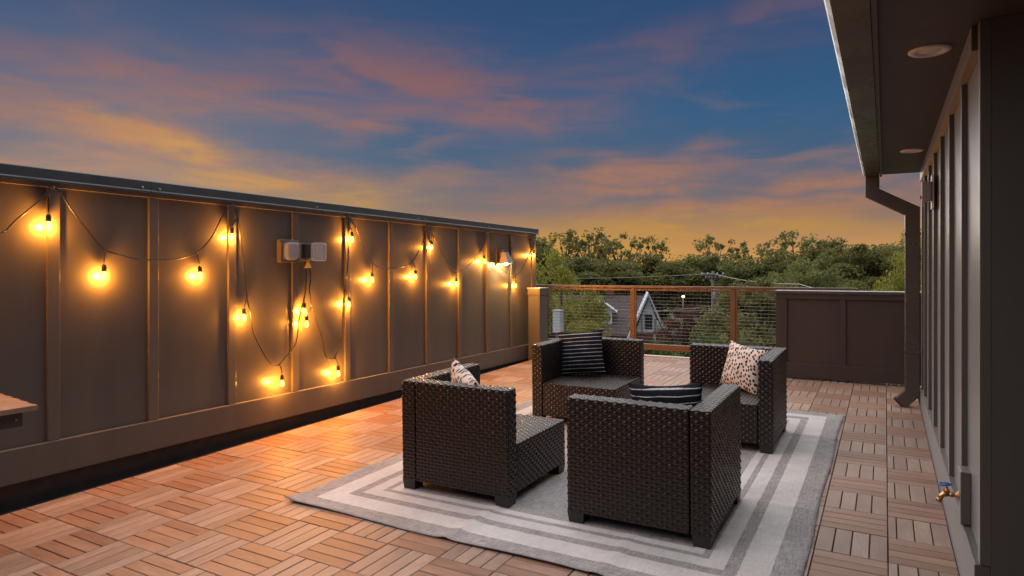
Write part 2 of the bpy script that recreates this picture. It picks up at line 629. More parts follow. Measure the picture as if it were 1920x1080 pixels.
def quads(name, verts, faces, mat, parent=None, smooth=False):
    """Fast mesh from arrays: verts (n,3), faces (m,4)."""
    me = bpy.data.meshes.new(name)
    me.vertices.add(len(verts))
    me.vertices.foreach_set('co', np.asarray(verts, np.float32).ravel())
    m, w = faces.shape
    me.loops.add(m * w)
    me.loops.foreach_set('vertex_index', faces.astype(np.int32).ravel())
    me.polygons.add(m)
    me.polygons.foreach_set('loop_start', np.arange(0, m * w, w, dtype=np.int32))
    me.polygons.foreach_set('use_smooth', np.full(m, smooth))
    me.update(calc_edges=True)
    me.validate()
    return link(name, me, mat, parent)


# ------------------------------------------------------------------ ground far below
GZ = -8.0
g = link('ground', MB().box(-900, 900, -200, 1500, GZ - 0.5, GZ).mesh('ground'), GRASS)
tag(g, kind='structure')
st = MB().add([(-120, 36, GZ + 0.02), (90, 62, GZ + 0.02), (90, 69, GZ + 0.02), (-120, 43, GZ + 0.02)], [(0, 1, 2, 3)])
tag(link('street', st.mesh('street'), ASPHALT), kind='structure')

# ------------------------------------------------------------------ deck
U = 0.305
DX0, DX1 = -14 * U, 0.268
DY0, DY1 = -15 * U, 15.5 * U
deck = link('deck', MB().box(DX0 - 0.16, DX1 + 0.3, DY0 - 1, DY1, -0.35, -0.030).mesh('deck'), MEMBRANE)
deck.rotation_euler = (TILT, 0, 0)
tag(deck, kind='structure')
eb = MB().box(DX0 - 0.3, 0.9, DY1 + 0.004, DY1 + 0.07, -0.16, 0.012)
eo = link('edge_trim', eb.mesh('edge_trim'), EDGE, deck)
bev(eo, 0.004)
tag(link('lower_building', MB().box(DX0 - 0.4, 6, -12, DY1 + 0.0, GZ, -0.8).mesh('lower_building'), BRICK),
    'brick storeys of the building below the roof deck', 'building')

GAP = 0.0048
SLAT_T = 0.020


def slat_rows(cut):
    """(y0, y1) of the slats of a tile with the cell cut to a fraction across the slats."""
    w = U / 4
    out = []
    for i in range(4):
        a, b = i * w, min((i + 1) * w, cut * U)
        if b - a > 0.012:
            out.append((a + GAP / 2, b - GAP / 2))
    return out


mesh_cache = {}


def slat_mesh(L, W, mat):
    key = ('slat', round(L, 4), round(W, 4), mat.name)
    if key not in mesh_cache:
        me = MB().slab(-L / 2, L / 2, -W / 2, W / 2, -SLAT_T, 0, 0.0022).mesh('slat')
        me.materials.append(mat)
        mesh_cache[key] = me
    return mesh_cache[key]


def tile_mesh(cl, cw, mat):
    key = ('tile', round(cl, 4), round(cw, 4), mat.name)
    if key not in mesh_cache:
        mb = MB()
        for a, b in slat_rows(cw):
            mb.slab(0.002, cl * U - 0.002, a, b, -SLAT_T, 0, 0.0022)
        me = mb.mesh('deck_tile')
        me.materials.append(mat)
        mesh_cache[key] = me
    return mesh_cache[key]


BASE = MB()
for q in range(3):
    BASE.box(0.01, U - 0.01, 0.03 + q * 0.11, 0.055 + q * 0.11, -0.030, -SLAT_T - 0.001)
base_me = BASE.mesh('tile_base')
base_me.materials.append(MEMBRANE)

CX, CY, CZ = cam.location
FX, FY = -math.sin(0.514), math.cos(0.514)


def pix(x, y, z):
    dx, dy = x - CX, y - CY
    d = FX * dx + FY * dy
    if d < 0.15:
        return None
    return 960 + 1238.1 * (FY * dx - FX * dy) / d, 509.4 + 1238.1 * (CZ - z) / d, d


cells = []
for i in range(-14, 1):
    for j in range(-14, 16):
        cx1 = min(i + 1, DX1 / U)
        cy1 = min(j + 1, 15.5)
        if cx1 - i < 0.1 or cy1 - j < 0.1:
            continue
        x, y = (i + 0.5) * U, (j + 0.5) * U
        if RX0 + 0.35 < x < RX1 - 0.35 and RY0 + 0.35 < y < RY1 - 0.35:
            continue                                     # under the rug
        if y > 3.95 and x > -0.8:
            continue                                     # behind the low panelled wall
        p = pix(x, y, SLOPE * y)
        if p is None or not (-260 < p[0] < 2200 and p[1] < 1420):
            continue
        cells.append((p[2], i, j, cx1 - i, cy1 - j))
inside = [c for c in cells if -40 < pix((c[1] + .5) * U, (c[2] + .5) * U, 0)[0] < 1880 and pix((c[1] + .5) * U, (c[2] + .5) * U, 0)[1] < 1090]
near = set((c[1], c[2]) for c in sorted(inside)[:75])
for dist, i, j, fw, fh in cells:
    along_x = (i + j) % 2 != 0
    # local x runs along the slats
    cl, cw = (fw, fh) if along_x else (fh, fw)
    dm = DECK if along_x else DECK_PALE
    if (i, j) in near:
        t = bpy.data.objects.new('deck_tile', base_me)
    else:
        t = bpy.data.objects.new('deck_tile', tile_mesh(cl, cw, dm))
    COL.objects.link(t)
    t.parent = deck
    jit = (random.uniform(-1, 1) * 0.0008, random.uniform(-1, 1) * 0.0008, random.uniform(-1, 0) * 0.0022)
    if along_x:
        t.location = (i * U + jit[0], j * U + jit[1], jit[2])
    else:
        t.location = ((i) * U + cw * U + jit[0], j * U + jit[1], jit[2])
        t.rotation_euler = (0, 0, math.pi / 2)
    if (i, j) in near:
        for a, b in slat_rows(cw):
            L = cl * U - 0.004
            s = bpy.data.objects.new('slat', slat_mesh(L, b - a, dm))
            COL.objects.link(s)
            s.parent = t
            s.location = (cl * U / 2, (a + b) / 2, random.uniform(-0.0008, 0.0004))
            s.rotation_euler = (0, 0, random.uniform(-0.002, 0.002))

# ------------------------------------------------------------------ left parapet wall
XW = -4.40
YA, YB = -6.2, 4.06
ZT = 1.905
wall = thing('parapet_wall', 'tall brown board and batten parapet wall hung with string lights', 'wall', (XW, 0, 0))
BY = [-2.27 + 0.626 * n for n in range(-6, 11)]
BW = 0.066
edges = [YA] + [b for b in BY if YA < b < YB] + [YB]
for n in range(len(edges) - 1):
    a = edges[n] + (BW * 0.5 if n else 0)
    b = edges[n + 1] + (BW * 0.5 if n < len(edges) - 2 else 0)
    part('wall_panel', MB().box(XW - 0.02, XW, a + 0.001, b - 0.001, 0.22, 1.81), PAINT, wall)
for b in BY:
    if YA < b < YB - 0.05:
        part('batten', MB().box(XW - 0.001, XW + 0.022, b, b + BW, 0.2735, 1.7975), PAINT_TRIM, wall, bevel=0.002)
part('corner_board', MB().box(XW - 0.2, XW + 0.024, YB - 0.1, YB + 0.02, 0.2735, 1.7975), PAINT_TRIM, wall, bevel=0.003)
part('skirting_board', MB().box(XW - 0.02, XW + 0.034, YA, YB, 0.0735, 0.272), PAINT, wall, bevel=0.003)
part('top_trim', MB().box(XW - 0.02, XW + 0.03, YA, YB + 0.015, 1.799, 1.832), PAINT_TRIM, wall, bevel=0.002)
part('wall_core', MB().box(XW - 0.2, XW - 0.022, YA, YB, -0.5, 1.80), PAINT_DARK, wall)
part('upstand', MB().box(XW - 0.02, XW + 0.012, YA, YB, -0.3, 0.10), MEMBRANE, wall)
cy = [YA, -4.65, -1.648, 1.36, YB + 0.06]
for n in range(4):
    prof = [(XW - 0.23, 1.834), (XW + 0.043, 1.834), (XW + 0.046, 1.826), (XW + 0.052, 1.826), (XW + 0.052, 1.838),
            (XW + 0.047, 1.846), (XW + 0.047, 1.903), (XW + 0.042, 1.908), (XW - 0.23, 1.915)]
    cp = part('coping', MB().prism(prof, 'y', cy[n] + 0.0015, cy[n + 1] - 0.0015), COPING, wall)
    for yy in (cy[n] + 0.06, (cy[n] + cy[n + 1]) / 2, cy[n + 1] - 0.06):
        sc_ = MB().lathe([(0.009, 0), (0.009, 0.003), (0.005, 0.006)], (XW + 0.047, yy, 1.858), (1, 0, 0), 10)
        part('screw', sc_, STEEL, cp, True)

# column where the railing meets the parapet
col_ = thing('newel_column', 'short boxed column at the far end of the tall wall', 'column', (-4.24, 3.86, 0.075))
part('shaft', MB().box(-4.325, -4.15, 3.75, 3.985, 0.02, 0.968), PAINT_TRIM, col_, bevel=0.004)
part('cap_board', MB().box(-4.333, -4.142, 3.742, 3.993, 0.970, 1.058), PAINT_TRIM, col_, bevel=0.004)
part('cap_sheet', MB().box(-4.337, -4.136, 3.736, 4.0, 1.060, 1.070), EDGE, col_, bevel=0.002)

# ------------------------------------------------------------------ low panelled wall at the far right
PY = 3.755
pony = thing('low_wall', 'low brown panelled wall with two recessed panels beside the downspout', 'wall', (-0.3, PY, 0.08))
PX0, PX1 = -1.10, 0.75
part('wall_core', MB().box(PX0, PX1, PY + 0.02, PY + 0.24, 0.105, 1.02), PAINT_DARK, pony)
for a, b in ((-0.985, -0.436), (-0.386, 0.166), (0.216, 0.75)):
    part('recessed_panel', MB().box(a, b, PY + 0.004, PY + 0.0195, 0.26, 0.985), PAINT_DARK, pony)
for a, b in ((PX0 - 0.004, -0.985), (-0.436, -0.386), (0.166, 0.216)):
    part('stile', MB().box(a, b, PY - 0.012, PY + 0.003, 0.2615, 0.9835), PAINT_DARK, pony, bevel=0.002)
part('bottom_rail', MB().box(PX0 - 0.004, PX1, PY - 0.014, PY + 0.003, 0.103, 0.2595), PAINT_DARK, pony, bevel=0.002)
part('top_rail', MB().box(PX0 - 0.004, PX1, PY - 0.014, PY + 0.019, 0.9855, 1.045), PAINT_DARK, pony, bevel=0.002)
part('coping', MB().box(PX0 - 0.02, PX1, PY - 0.028, PY + 0.262, 1.047, 1.078), COPING, pony, bevel=0.004)

# ------------------------------------------------------------------ railing
RYY = 4.76
rail = thing('railing', 'brown metal deck railing with wire mesh panels in front of trees', 'railing', (-2.6, RYY, 0.1))
posts = [-4.56, -3.155, -1.765, -0.38]
part('top_rail', MB().box(-4.85, -0.30, RYY - 0.035, RYY + 0.035, 1.058, 1.092), RAILP, rail, bevel=0.004)
part('bottom_rail', MB().box(-4.85, -0.30, RYY - 0.02, RYY + 0.02, 0.185, 0.25), RAILP, rail, bevel=0.004)
for x in posts:
    part('post', MB().box(x - 0.026, x + 0.026, RYY - 0.026, RYY + 0.026, 0.03, 1.056), RAILP, rail, bevel=0.003)
for n in range(3):
    a, b = posts[n] + 0.0275, posts[n + 1] - 0.0275
    f = MB()
    f.box(a, b, RYY - 0.019, RYY + 0.019, 1.022, 1.046)
    f.box(a, b, RYY - 0.019, RYY + 0.019, 0.2515, 0.27)
    f.box(a, a + 0.016, RYY - 0.018, RYY + 0.018, 0.2705, 1.0215)
    f.box(b - 0.016, b, RYY - 0.018, RYY + 0.018, 0.2705, 1.0215)
    fr = part('panel_frame', f, RAILP, rail)
    w = MB()
    for q in range(1, 16):
        z = 0.27 + q * 0.047
        w.tube([(a + 0.01, RYY, z), (b - 0.01, RYY, z)], 0.0022, 5)
    nx = int((b - a) / 0.05)
    for q in range(1, nx):
        x = a + (b - a) * q / nx
        w.tube([(x, RYY + 0.006, 0.262), (x, RYY + 0.006, 1.03)], 0.0009, 4)
    tag(part('wire_mesh', w, WIRE, fr), kind='stuff')

# ------------------------------------------------------------------ building on the right
XB = 0.300
bld = thing('building', 'brown board and batten house wall with eave along the right edge', 'building', (XB, 0, 0))
WY0, WY1 = -1.435, 2.74
SOZ = 2.205
bys = [-0.872, -0.235, 0.40, 1.03, 1.655, 2.28]
pe = [WY0 + 0.06] + bys + [WY1 - 0.07]
for n in range(len(pe) - 1):
    part('wall_panel', MB().box(XB, XB + 0.02, pe[n] + 0.001 + (0.03 if n else 0), pe[n + 1] + 0.029 if n < len(pe) - 2 else pe[n + 1], 0.2, SOZ), PAINT, bld)
for b in bys:
    part('batten', MB().box(XB - 0.022, XB + 0.001, b, b + 0.06, 0.232, 2.11), PAINT_TRIM, bld, bevel=0.002)
part('skirting_board', MB().box(XB - 0.030, XB + 0.02, WY0 + 0.003, WY1, -0.03, 0.230), PAINT, bld, bevel=0.003)
part('corner_board', MB().box(XB - 0.014, XB + 0.02, WY0, WY0 + 0.06, 0.232, SOZ - 0.001), PAINT_TRIM, bld, bevel=0.002)
part('corner_board', MB().box(XB - 0.022, XB + 0.02, WY1 - 0.07, WY1, 0.232, 2.11), PAINT_TRIM, bld, bevel=0.002)
part('frieze_board', MB().box(XB - 0.034, XB - 0.0005, WY0 + 0.061, WY1 + 0.002, 2.112, SOZ - 0.001), PAINT_TRIM, bld, bevel=0.002)
part('return_wall', MB().box(XB + 0.0205, 1.6, WY0 + 0.0005, WY0 + 0.05, -0.03, SOZ), PAINT, bld)
part('end_wall', MB().box(XB + 0.021, 3.0, WY1 - 0.04, WY1 - 0.003, -0.3, SOZ), PAINT, bld)
part('added_rear_wall', MB().box(-5.2, 3.0, -6.9, -6.6, -0.6, 3.4), PAINT_DARK, bld)  # unseen wall behind the camera, added to cut sky light from there
part('wall_core', MB().box(XB + 0.021, 3.0, WY0 + 0.051, WY1 - 0.041, -0.6, SOZ), PAINT_DARK, bld)
EX = -0.035
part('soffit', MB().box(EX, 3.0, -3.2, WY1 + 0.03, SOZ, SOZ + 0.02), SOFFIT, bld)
part('fascia_board', MB().box(EX - 0.02, EX - 0.0005, -3.2, WY1 + 0.032, SOZ - 0.02, SOZ + 0.16), PAINT_DARK, bld, bevel=0.002)
roof = MB().prism([(EX - 0.03, SOZ + 0.161), (EX - 0.03, SOZ + 0.181), (3.0, SOZ + 0.75), (3.0, SOZ + 0.022), (EX, SOZ + 0.0215)], 'y', -3.2, WY1 + 0.03)
part('roof', roof, SHINGLE, bld)
GX0 = -0.198
for n, (ya, yb) in enumerate(((-3.2, 0.78), (0.783, WY1 + 0.06))):
    prof = [(EX - 0.022, 2.182), (GX0 + 0.028, 2.176), (GX0 + 0.012, 2.192), (GX0, 2.235), (GX0 - 0.004, 2.29), (GX0 + 0.012, 2.29),
            (GX0 + 0.016, 2.275), (GX0 + 0.012, 2.24), (GX0 + 0.03, 2.19), (EX - 0.03, 2.195), (EX - 0.03, 2.30), (EX - 0.022, 2.30)]
    gt = part('gutter', MB().prism(prof, 'y', ya, yb), GUTTER, bld)
    if n:
        part('end_cap', MB().prism([(EX - 0.022, 2.182), (GX0 + 0.028, 2.176), (GX0, 2.235), (GX0 - 0.004, 2.29), (EX - 0.022, 2.30)], 'y', WY1 + 0.061, WY1 + 0.065), GUTTER, gt)
        for yy in (0.80, 0.83):
            for xx in (-0.15, -0.09):
                part('rivet', MB().lathe([(0.005, 0), (0.004, 0.003)], (xx, yy, 2.178), (0, 0, -1), 8), STEEL, gt, True)


def pipe_box(path, wx, wy):
    """Rectangular pipe swept through points in the XZ plane (y constant)."""
    mb = MB()
    P = [Vector(p) for p in path]
    sec = []
    for i, p in enumerate(P):
        t0 = (P[i] - P[i - 1]).normalized() if i else (P[1] - P[0]).normalized()
        t1 = (P[i + 1] - P[i]).normalized() if i < len(P) - 1 else t0
        nrm0 = Vector((t0.z, 0, -t0.x))
        nrm1 = Vector((t1.z, 0, -t1.x))
        b = (nrm0 + nrm1).normalized()
        sc = 1 / max(0.4, b.dot(nrm0))
        hw = b * (wx / 2 * sc)
        sec.append([p - hw + Vector((0, -wy / 2, 0)), p + hw + Vector((0, -wy / 2, 0)),
                    p + hw + Vector((0, wy / 2, 0)), p - hw + Vector((0, wy / 2, 0))])
    for i in range(len(sec) - 1):
        vs = sec[i] + sec[i + 1]
        mb.add(vs, [(0, 1, 5, 4), (1, 2, 6, 5), (2, 3, 7, 6), (3, 0, 4, 7)])
    mb.add(sec[0], [(3, 2, 1, 0)])
    mb.add(sec[-1], [(0, 1, 2, 3)])
    return mb


DSY = 2.70
ds = part('downspout', pipe_box([(-0.115, DSY, 2.176), (-0.115, DSY, 2.03), (0.205, DSY, 1.845), (0.205, DSY, 0.19), (0.11, DSY, 0.085)], 0.118, 0.085), GUTTER, bld, bevel=0.006)
part('outlet_mouth', pipe_box([(0.113, DSY - 0.0, 0.092), (0.098, DSY, 0.078)], 0.124, 0.09), PAINT_DARK, ds)
for z in (1.62, 0.55):
    part('strap', MB().box(0.142, 0.2695, DSY - 0.048, DSY + 0.048, z, z + 0.03), GUTTER, ds)

# fixtures on the building
for n, (x, y, lab) in enumerate(((0.147, -1.138, 'round white recessed soffit light nearest the camera'),
                                 (0.165, 1.45, 'small round white recessed soffit light near the downspout'))):
    c = thing('recessed_light', lab, 'ceiling light', (x, y, SOZ), 'recessed lights in the soffit')
    part('trim_ring', MB().lathe([(0.078, 0), (0.078, 0.004), (0.070, 0.010), (0.052, 0.010), (0.046, 0.002)], (x, y, SOZ), (0, 0, -1), 32), WHITE, c, True)
    part('lens', MB().lathe([(0.045, 0.001), (0.040, 0.0045), (0.02, 0.006), (0.002, 0.0065)], (x, y, SOZ), (0, 0, -1), 32), WHITE, c, True)

sl = thing('sensor_box', 'small grey sensor box on bracket high on the batten wall', 'sensor', (0.272, 0.98, 1.83))
part('housing', MB().box(0.205, 0.262, 0.92, 1.0, 1.77, 1.905), GREYBOX, sl, bevel=0.006)
part('bracket', MB().box(0.2625, 0.277, 0.93, 1.04, 1.72, 1.95), WHITE, sl, bevel=0.002)
part('arm', MB().box(0.225, 0.2622, 1.001, 1.03, 1.80, 1.86), WHITE, sl, bevel=0.002)
part('lens', MB().lathe([(0.012, 0), (0.012, 0.006), (0.006, 0.01)], (0.205, 0.95, 1.80), (-1, 0, 0), 12), FOOT, sl, True)

ft = thing('water_tap', 'brass garden tap with blue handle low on the house wall', 'tap', (0.262, -0.97, 0.34))
part('mounting_block', MB().box(0.262, 0.2995, -1.02, -0.905, 0.235, 0.455), PAINT_TRIM, ft, bevel=0.003)
def shrink(mb, c=(0.262, -0.965, 0.375), f=0.66, dz=-0.035):
    mb.v = [(c[0] + (p[0] - c[0]) * f, c[1] + (p[1] - c[1]) * f, c[2] + (p[2] - c[2]) * f + dz) for p in mb.v]


fb = MB()
fb.lathe([(0.030, 0), (0.030, 0.005), (0.018, 0.008), (0.014, 0.03), (0.018, 0.034), (0.018, 0.05), (0.013, 0.052), (0.013, 0.072)], (0.2615, -0.965, 0.375), (-1, 0, 0), 16)
fb.tube([(0.200, -0.965, 0.375), (0.180, -0.965, 0.372), (0.165, -0.965, 0.357), (0.155, -0.965, 0.335)], [0.017, 0.017, 0.016, 0.015], 12)
fb.lathe([(0.017, 0), (0.019, 0.004), (0.019, 0.022), (0.014, 0.024)], (0.157, -0.965, 0.340), (-0.35, 0, -1), 14)
fb.lathe([(0.016, 0), (0.018, 0.02), (0.014, 0.024), (0.014, 0.036), (0.009, 0.04), (0.009, 0.05)], (0.197, -0.965, 0.38), (-0.18, 0, 1), 14)
shrink(fb)
part('tap_body', fb, BRASS, ft, True)
hd = MB()
hd.lathe([(0.010, 0), (0.010, 0.012)], (0.187, -0.965, 0.432), (-0.18, 0, 1), 12)
ring = []
for q in range(25):
    a = 2 * math.pi * q / 24
    ring.append((0.185 + 0.033 * math.cos(a), -0.965 + 0.033 * math.sin(a), 0.438 + 0.006 * math.cos(a)))
hd.tube(ring, 0.006, 8, False)
for q in range(4):
    a = math.pi / 2 * q + 0.4
    hd.tube([(0.185, -0.965, 0.438), (0.185 + 0.03 * math.cos(a), -0.965 + 0.03 * math.sin(a), 0.438 + 0.006 * math.cos(a))], 0.0045, 6)
shrink(hd)
part('handle', hd, BLUEM, ft, True)

# ------------------------------------------------------------------ electrics on the parapet wall
ob = thing('outlet_box', 'weatherproof outlet box with clear cover open on the batten wall', 'outlet', (XW, -0.4, 1.47))
part('mounting_block', MB().box(XW + 0.001, XW + 0.055, -0.545, -0.36, 1.37, 1.56), PAINT_TRIM, ob, bevel=0.006)
cv = MB().prism([(-0.53, 1.42), (-0.50, 1.388), (-0.42, 1.388), (-0.39, 1.42), (-0.39, 1.51), (-0.42, 1.542), (-0.50, 1.542), (-0.53, 1.51)], 'x', XW + 0.056, XW + 0.11)
part('bubble_cover', cv, CLEAR, ob, bevel=0.02)
part('cover_back', MB().box(XW + 0.0565, XW + 0.066, -0.525, -0.395, 1.395, 1.535), GREYBOX, ob)
part('second_box', MB().box(XW + 0.001, XW + 0.07, -0.355, -0.235, 1.385, 1.535), GREYBOX, ob, bevel=0.006)
part('timer', MB().box(XW + 0.0705, XW + 0.115, -0.34, -0.275, 1.405, 1.53), FOOT, ob, bevel=0.005)
ld = MB().prism([(-0.25, 1.40), (-0.235, 1.385), (-0.11, 1.385), (-0.095, 1.40), (-0.095, 1.53), (-0.11, 1.545), (-0.235, 1.545), (-0.25, 1.53)], 'x', XW + 0.075, XW + 0.12)
part('open_lid', ld, CLEAR, ob, bevel=0.012)
AMB = plain('amber_gleam', (0.62, 0.38, 0.05, 1), 0.3, 0, 0.1, 30)
part('amber_gleam_cone', MB().lathe([(0.030, 0), (0.028, 0.006), (0.010, 0.05), (0.008, 0.062)], (XW + 0.09, -0.29, 1.325), (0, 0, 1), 12), AMB, ob, True)  # yellow gleam of reflected light under the box, built as a cone

sc_l = thing('wall_lamp', 'lit wall lamp shining down near the far end of the tall wall', 'lamp', (XW, 3.07, 1.46))
part('backplate', MB().box(XW + 0.001, XW + 0.022, 2.98, 3.14, 1.375, 1.60), PAINT_DARK, sc_l, bevel=0.003)
part('arm', MB().box(XW + 0.0225, XW + 0.06, 3.04, 3.08, 1.50, 1.54), PAINT_DARK, sc_l, bevel=0.002)
sh = MB()
z0, z1 = 1.40, 1.545
for (a0, a1, b0, b1) in ((0.05, 0.19, 0.065, 0.125),):
    y0a, y1a, y0b, y1b = 2.985, 3.135, 3.02, 3.10
    lo = [(XW + a0, y0a, z0), (XW + a1, y0a, z0), (XW + a1, y1a, z0), (XW + a0, y1a, z0)]
    hi = [(XW + b0, y0b, z1), (XW + b1, y0b, z1), (XW + b1, y1b, z1), (XW + b0, y1b, z1)]
    sh.add(lo + hi, [(0, 1, 5, 4), (1, 2, 6, 5), (2, 3, 7, 6), (3, 0, 4, 7), (4, 5, 6, 7)])
so = part('shade', sh, GREYBOX, sc_l)
sm = so.modifiers.new('solid', 'SOLIDIFY')
sm.thickness = 0.004
part('lamp_bulb', MB().lathe([(0.01, 0), (0.024, 0.02), (0.028, 0.045), (0.02, 0.07), (0.004, 0.08)], (XW + 0.115, 3.06, 1.455), (0, 0, -1), 14),
     emissive('lamp_bulb_light', (1.0, 0.60, 0.20), 1100.0), sc_l, True)

# ------------------------------------------------------------------ string lights
XC = -4.345
M1 = [(-3.35, 1.78), (-3.2, 1.62), (-2.95, 1.45), (-2.72, 1.42), (-2.531, 1.504), (-2.454, 1.584), (-2.361, 1.683), (-2.298, 1.75), (-2.256, 1.795), (-2.221, 1.777), (-2.176, 1.704), (-2.113, 1.612), (-2.038, 1.518), (-1.961, 1.436), (-1.862, 1.402), (-1.736, 1.376), (-1.605, 1.375), (-1.464, 1.384), (-1.343, 1.413), (-1.256, 1.474), (-1.177, 1.571), (-1.109, 1.69), (-1.054, 1.767), (-1.003, 1.796), (-0.984, 1.769), (-0.969, 1.696), (-0.949, 1.629), (-0.935, 1.521), (-0.92, 1.404), (-0.9, 1.253), (-0.876, 1.072), (-0.846, 0.952), (-0.821, 0.822), (-0.757, 0.696), (-0.693, 0.595), (-0.633, 0.538), (-0.574, 0.531), (-0.519, 0.566), (-0.459, 0.613), (-0.401, 0.679), (-0.371, 0.74), (-0.359, 0.86), (-0.329, 0.987), (-0.288, 1.08), (-0.276, 1.221), (-0.28, 1.322), (-0.29, 1.41)]
M2 = [(-0.28, 1.41), (-0.227, 1.276), (-0.233, 1.135), (-0.227, 1.078), (-0.215, 0.982), (-0.143, 0.827), (-0.092, 0.698), (-0.06, 0.57), (-0.013, 0.513), (0.052, 0.52), (0.119, 0.609), (0.153, 0.745), (0.163, 0.944), (0.184, 1.084), (0.215, 1.265), (0.233, 1.405), (0.236, 1.636), (0.24, 1.8), (0.276, 1.782), (0.35, 1.683), (0.423, 1.564), (0.497, 1.462), (0.577, 1.374), (0.682, 1.332), (0.811, 1.327), (0.939, 1.333), (1.073, 1.351), (1.179, 1.391), (1.27, 1.485), (1.354, 1.589), (1.418, 1.694), (1.468, 1.787), (1.546, 1.706), (1.635, 1.599), (1.747, 1.483), (1.862, 1.377), (1.98, 1.295), (2.106, 1.303), (2.232, 1.353), (2.391, 1.44), (2.548, 1.566), (2.648, 1.681), (2.699, 1.778), (2.763, 1.733), (2.828, 1.566), (2.947, 1.405), (3.042, 1.337), (3.195, 1.268), (3.352, 1.241), (3.47, 1.26), (3.588, 1.321), (3.725, 1.444), (3.857, 1.588), (3.954, 1.742)]
BULBS = [(-2.284, 1.742, -4.345, -2.284, 1.561), (-1.95, 1.42, -4.355, -1.958, 1.264), (-1.312, 1.426, -4.353, -1.281, 1.26), (-0.973, 1.696, -4.349, -1.013, 1.555), (-0.886, 1.074, -4.349, -0.904, 0.934), (-0.563, 0.528, -4.312, -0.564, 0.377), (-0.3, 1.062, -4.33, -0.308, 0.953), (-0.227, 0.981, -4.307, -0.306, 0.845), (0.066, 0.513, -4.332, 0.093, 0.366), (0.208, 1.118, -4.342, 0.24, 0.988), (0.247, 1.731, -4.342, 0.282, 1.593), (0.573, 1.373, -4.348, 0.567, 1.212), (1.206, 1.391, -4.353, 1.253, 1.239), (1.536, 1.711, -4.355, 1.54, 1.559), (2.002, 1.295, -4.355, 2.022, 1.147), (2.548, 1.565, -4.349, 2.627, 1.422), (3.411, 1.246, -4.355, 3.439, 1.104), (3.954, 1.704, -4.35, 3.964, 1.523), (-2.95, 1.45, -4.345, -2.95, 1.29)]


def smooth_path(P, n=3):
    P = [Vector(p) for p in P]
    out = []
    for i in range(len(P) - 1):
        a, b, c, d = P[max(i - 1, 0)], P[i], P[i + 1], P[min(i + 2, len(P) - 1)]
        for q in range(n):
            t = q / n
            out.append(0.5 * ((2 * b) + (c - a) * t + (2 * a - 5 * b + 4 * c - d) * t * t + (3 * b - a - 3 * c + d) * t ** 3))
    return out + [P[-1]]


FIL = bpy.data.lights.new('filament_light', 'POINT')
FIL.energy = 13.0
FIL.color = (1.0, 0.42, 0.07)
FIL.shadow_soft_size = 0.008
bulb_prof = [(0.009, 0.0), (0.011, 0.006), (0.0145, 0.018), (0.0175, 0.031), (0.0172, 0.041), (0.0135, 0.050), (0.007, 0.055), (0.001, 0.057)]
bulb_me = MB().lathe(bulb_prof, (0, 0, 0.0), (0, 0, -1), 14).mesh('bulb', True)
bulb_me.materials.append(BULB)
sock_me = MB().lathe([(0.006, 0.046), (0.011, 0.040), (0.0145, 0.034), (0.0155, 0.0), (0.0135, -0.002)], (0, 0, 0), (0, 0, 1), 12).mesh('socket', True)
sock_me.materials.append(SOCKET)
for n, (M, lab) in enumerate(((M1, 'left amber string light from the outlet box to the left end of the wall'),
                              (M2, 'right amber string light from the outlet box to the far wall end'))):
    s = thing('string_light', lab, 'string lights', (XC, M[0][0], M[0][1]), 'amber string lights on the wall')
    mb = MB()
    pts = smooth_path([(XC + 0.004 * math.sin(i * 2.3), y, z) for i, (y, z) in enumerate(M)])
    mb.tube(pts, 0.0052, 6)
    part('cord', mb, CORD, s, True)
    hooks = [(-3.35, 1.78), (-2.256, 1.795), (-1.003, 1.796)] if n == 0 else [(0.24, 1.8), (1.468, 1.787), (2.699, 1.778), (3.954, 1.742)]
    for y, z in hooks:
        part('hook', MB().tube([(XW + 0.022, y, z + 0.012), (XC + 0.004, y, z + 0.010), (XC + 0.008, y, z), (XC + 0.002, y, z - 0.008)], 0.002, 6), STEEL, s, True)
    for q, (ty, tz, bx, by, bz) in enumerate(BULBS):
        if (q in (0, 1, 2, 3, 4, 5, 6, 18)) != (n == 0):
            continue
        top = (bx, by, bz + 0.030)
        drop = smooth_path([(XC, ty, tz), ((XC + bx) / 2, (ty * 2 + by) / 3, tz - 0.016), (bx, by, max(bz + 0.085, bz + 0.076))], 3)
        so_ = bpy.data.objects.new('socket', sock_me)
        COL.objects.link(so_)
        so_.parent = s
        so_.location = Vector(top) - s.location
        bo = bpy.data.objects.new('bulb', bulb_me)
        COL.objects.link(bo)
        bo.parent = so_
        li = bpy.data.objects.new('filament_light', FIL)
        COL.objects.link(li)
        li.parent = bo
        li.location = (0, 0, -0.031)
        lead = MB().tube(drop, 0.0042, 6)
        lead.lathe([(0.006, -0.008), (0.0085, 0), (0.006, 0.008)], (XC, ty, tz), (0, 0.6, 1), 8)
        part('lead', lead, CORD, s, True)

# ------------------------------------------------------------------ wooden bench table at the left edge
tb = thing('side_table', 'plank topped outdoor table reaching in at the left edge', 'table', (-3.75, -3.4, -0.07))
TZ = 0.672
for q in range(5):
    a = -3.455 - q * 0.112
    yo = -2.752 + 0.014 * q
    part('plank', MB().slab(a - 0.108, a, -4.1, yo, TZ - 0.024, TZ, 0.002), DECK, tb)
part('apron', MB().box(-3.99, -3.485, -4.0, -2.80, TZ - 0.095, TZ - 0.0255), PAINT_DARK, tb, bevel=0.003)
for x in (-3.97, -3.53):
    for y in (-3.95, -3.45):
        part('leg', MB().box(x - 0.025, x + 0.025, y - 0.025, y + 0.025, SLOPE * y + 0.002, TZ - 0.096), PAINT_DARK, tb, bevel=0.003)
part('screw', MB().lathe([(0.006, 0), (0.004, 0.003)], (-3.4848, -2.83, TZ - 0.06), (1, 0, 0), 8), STEEL, tb, True)

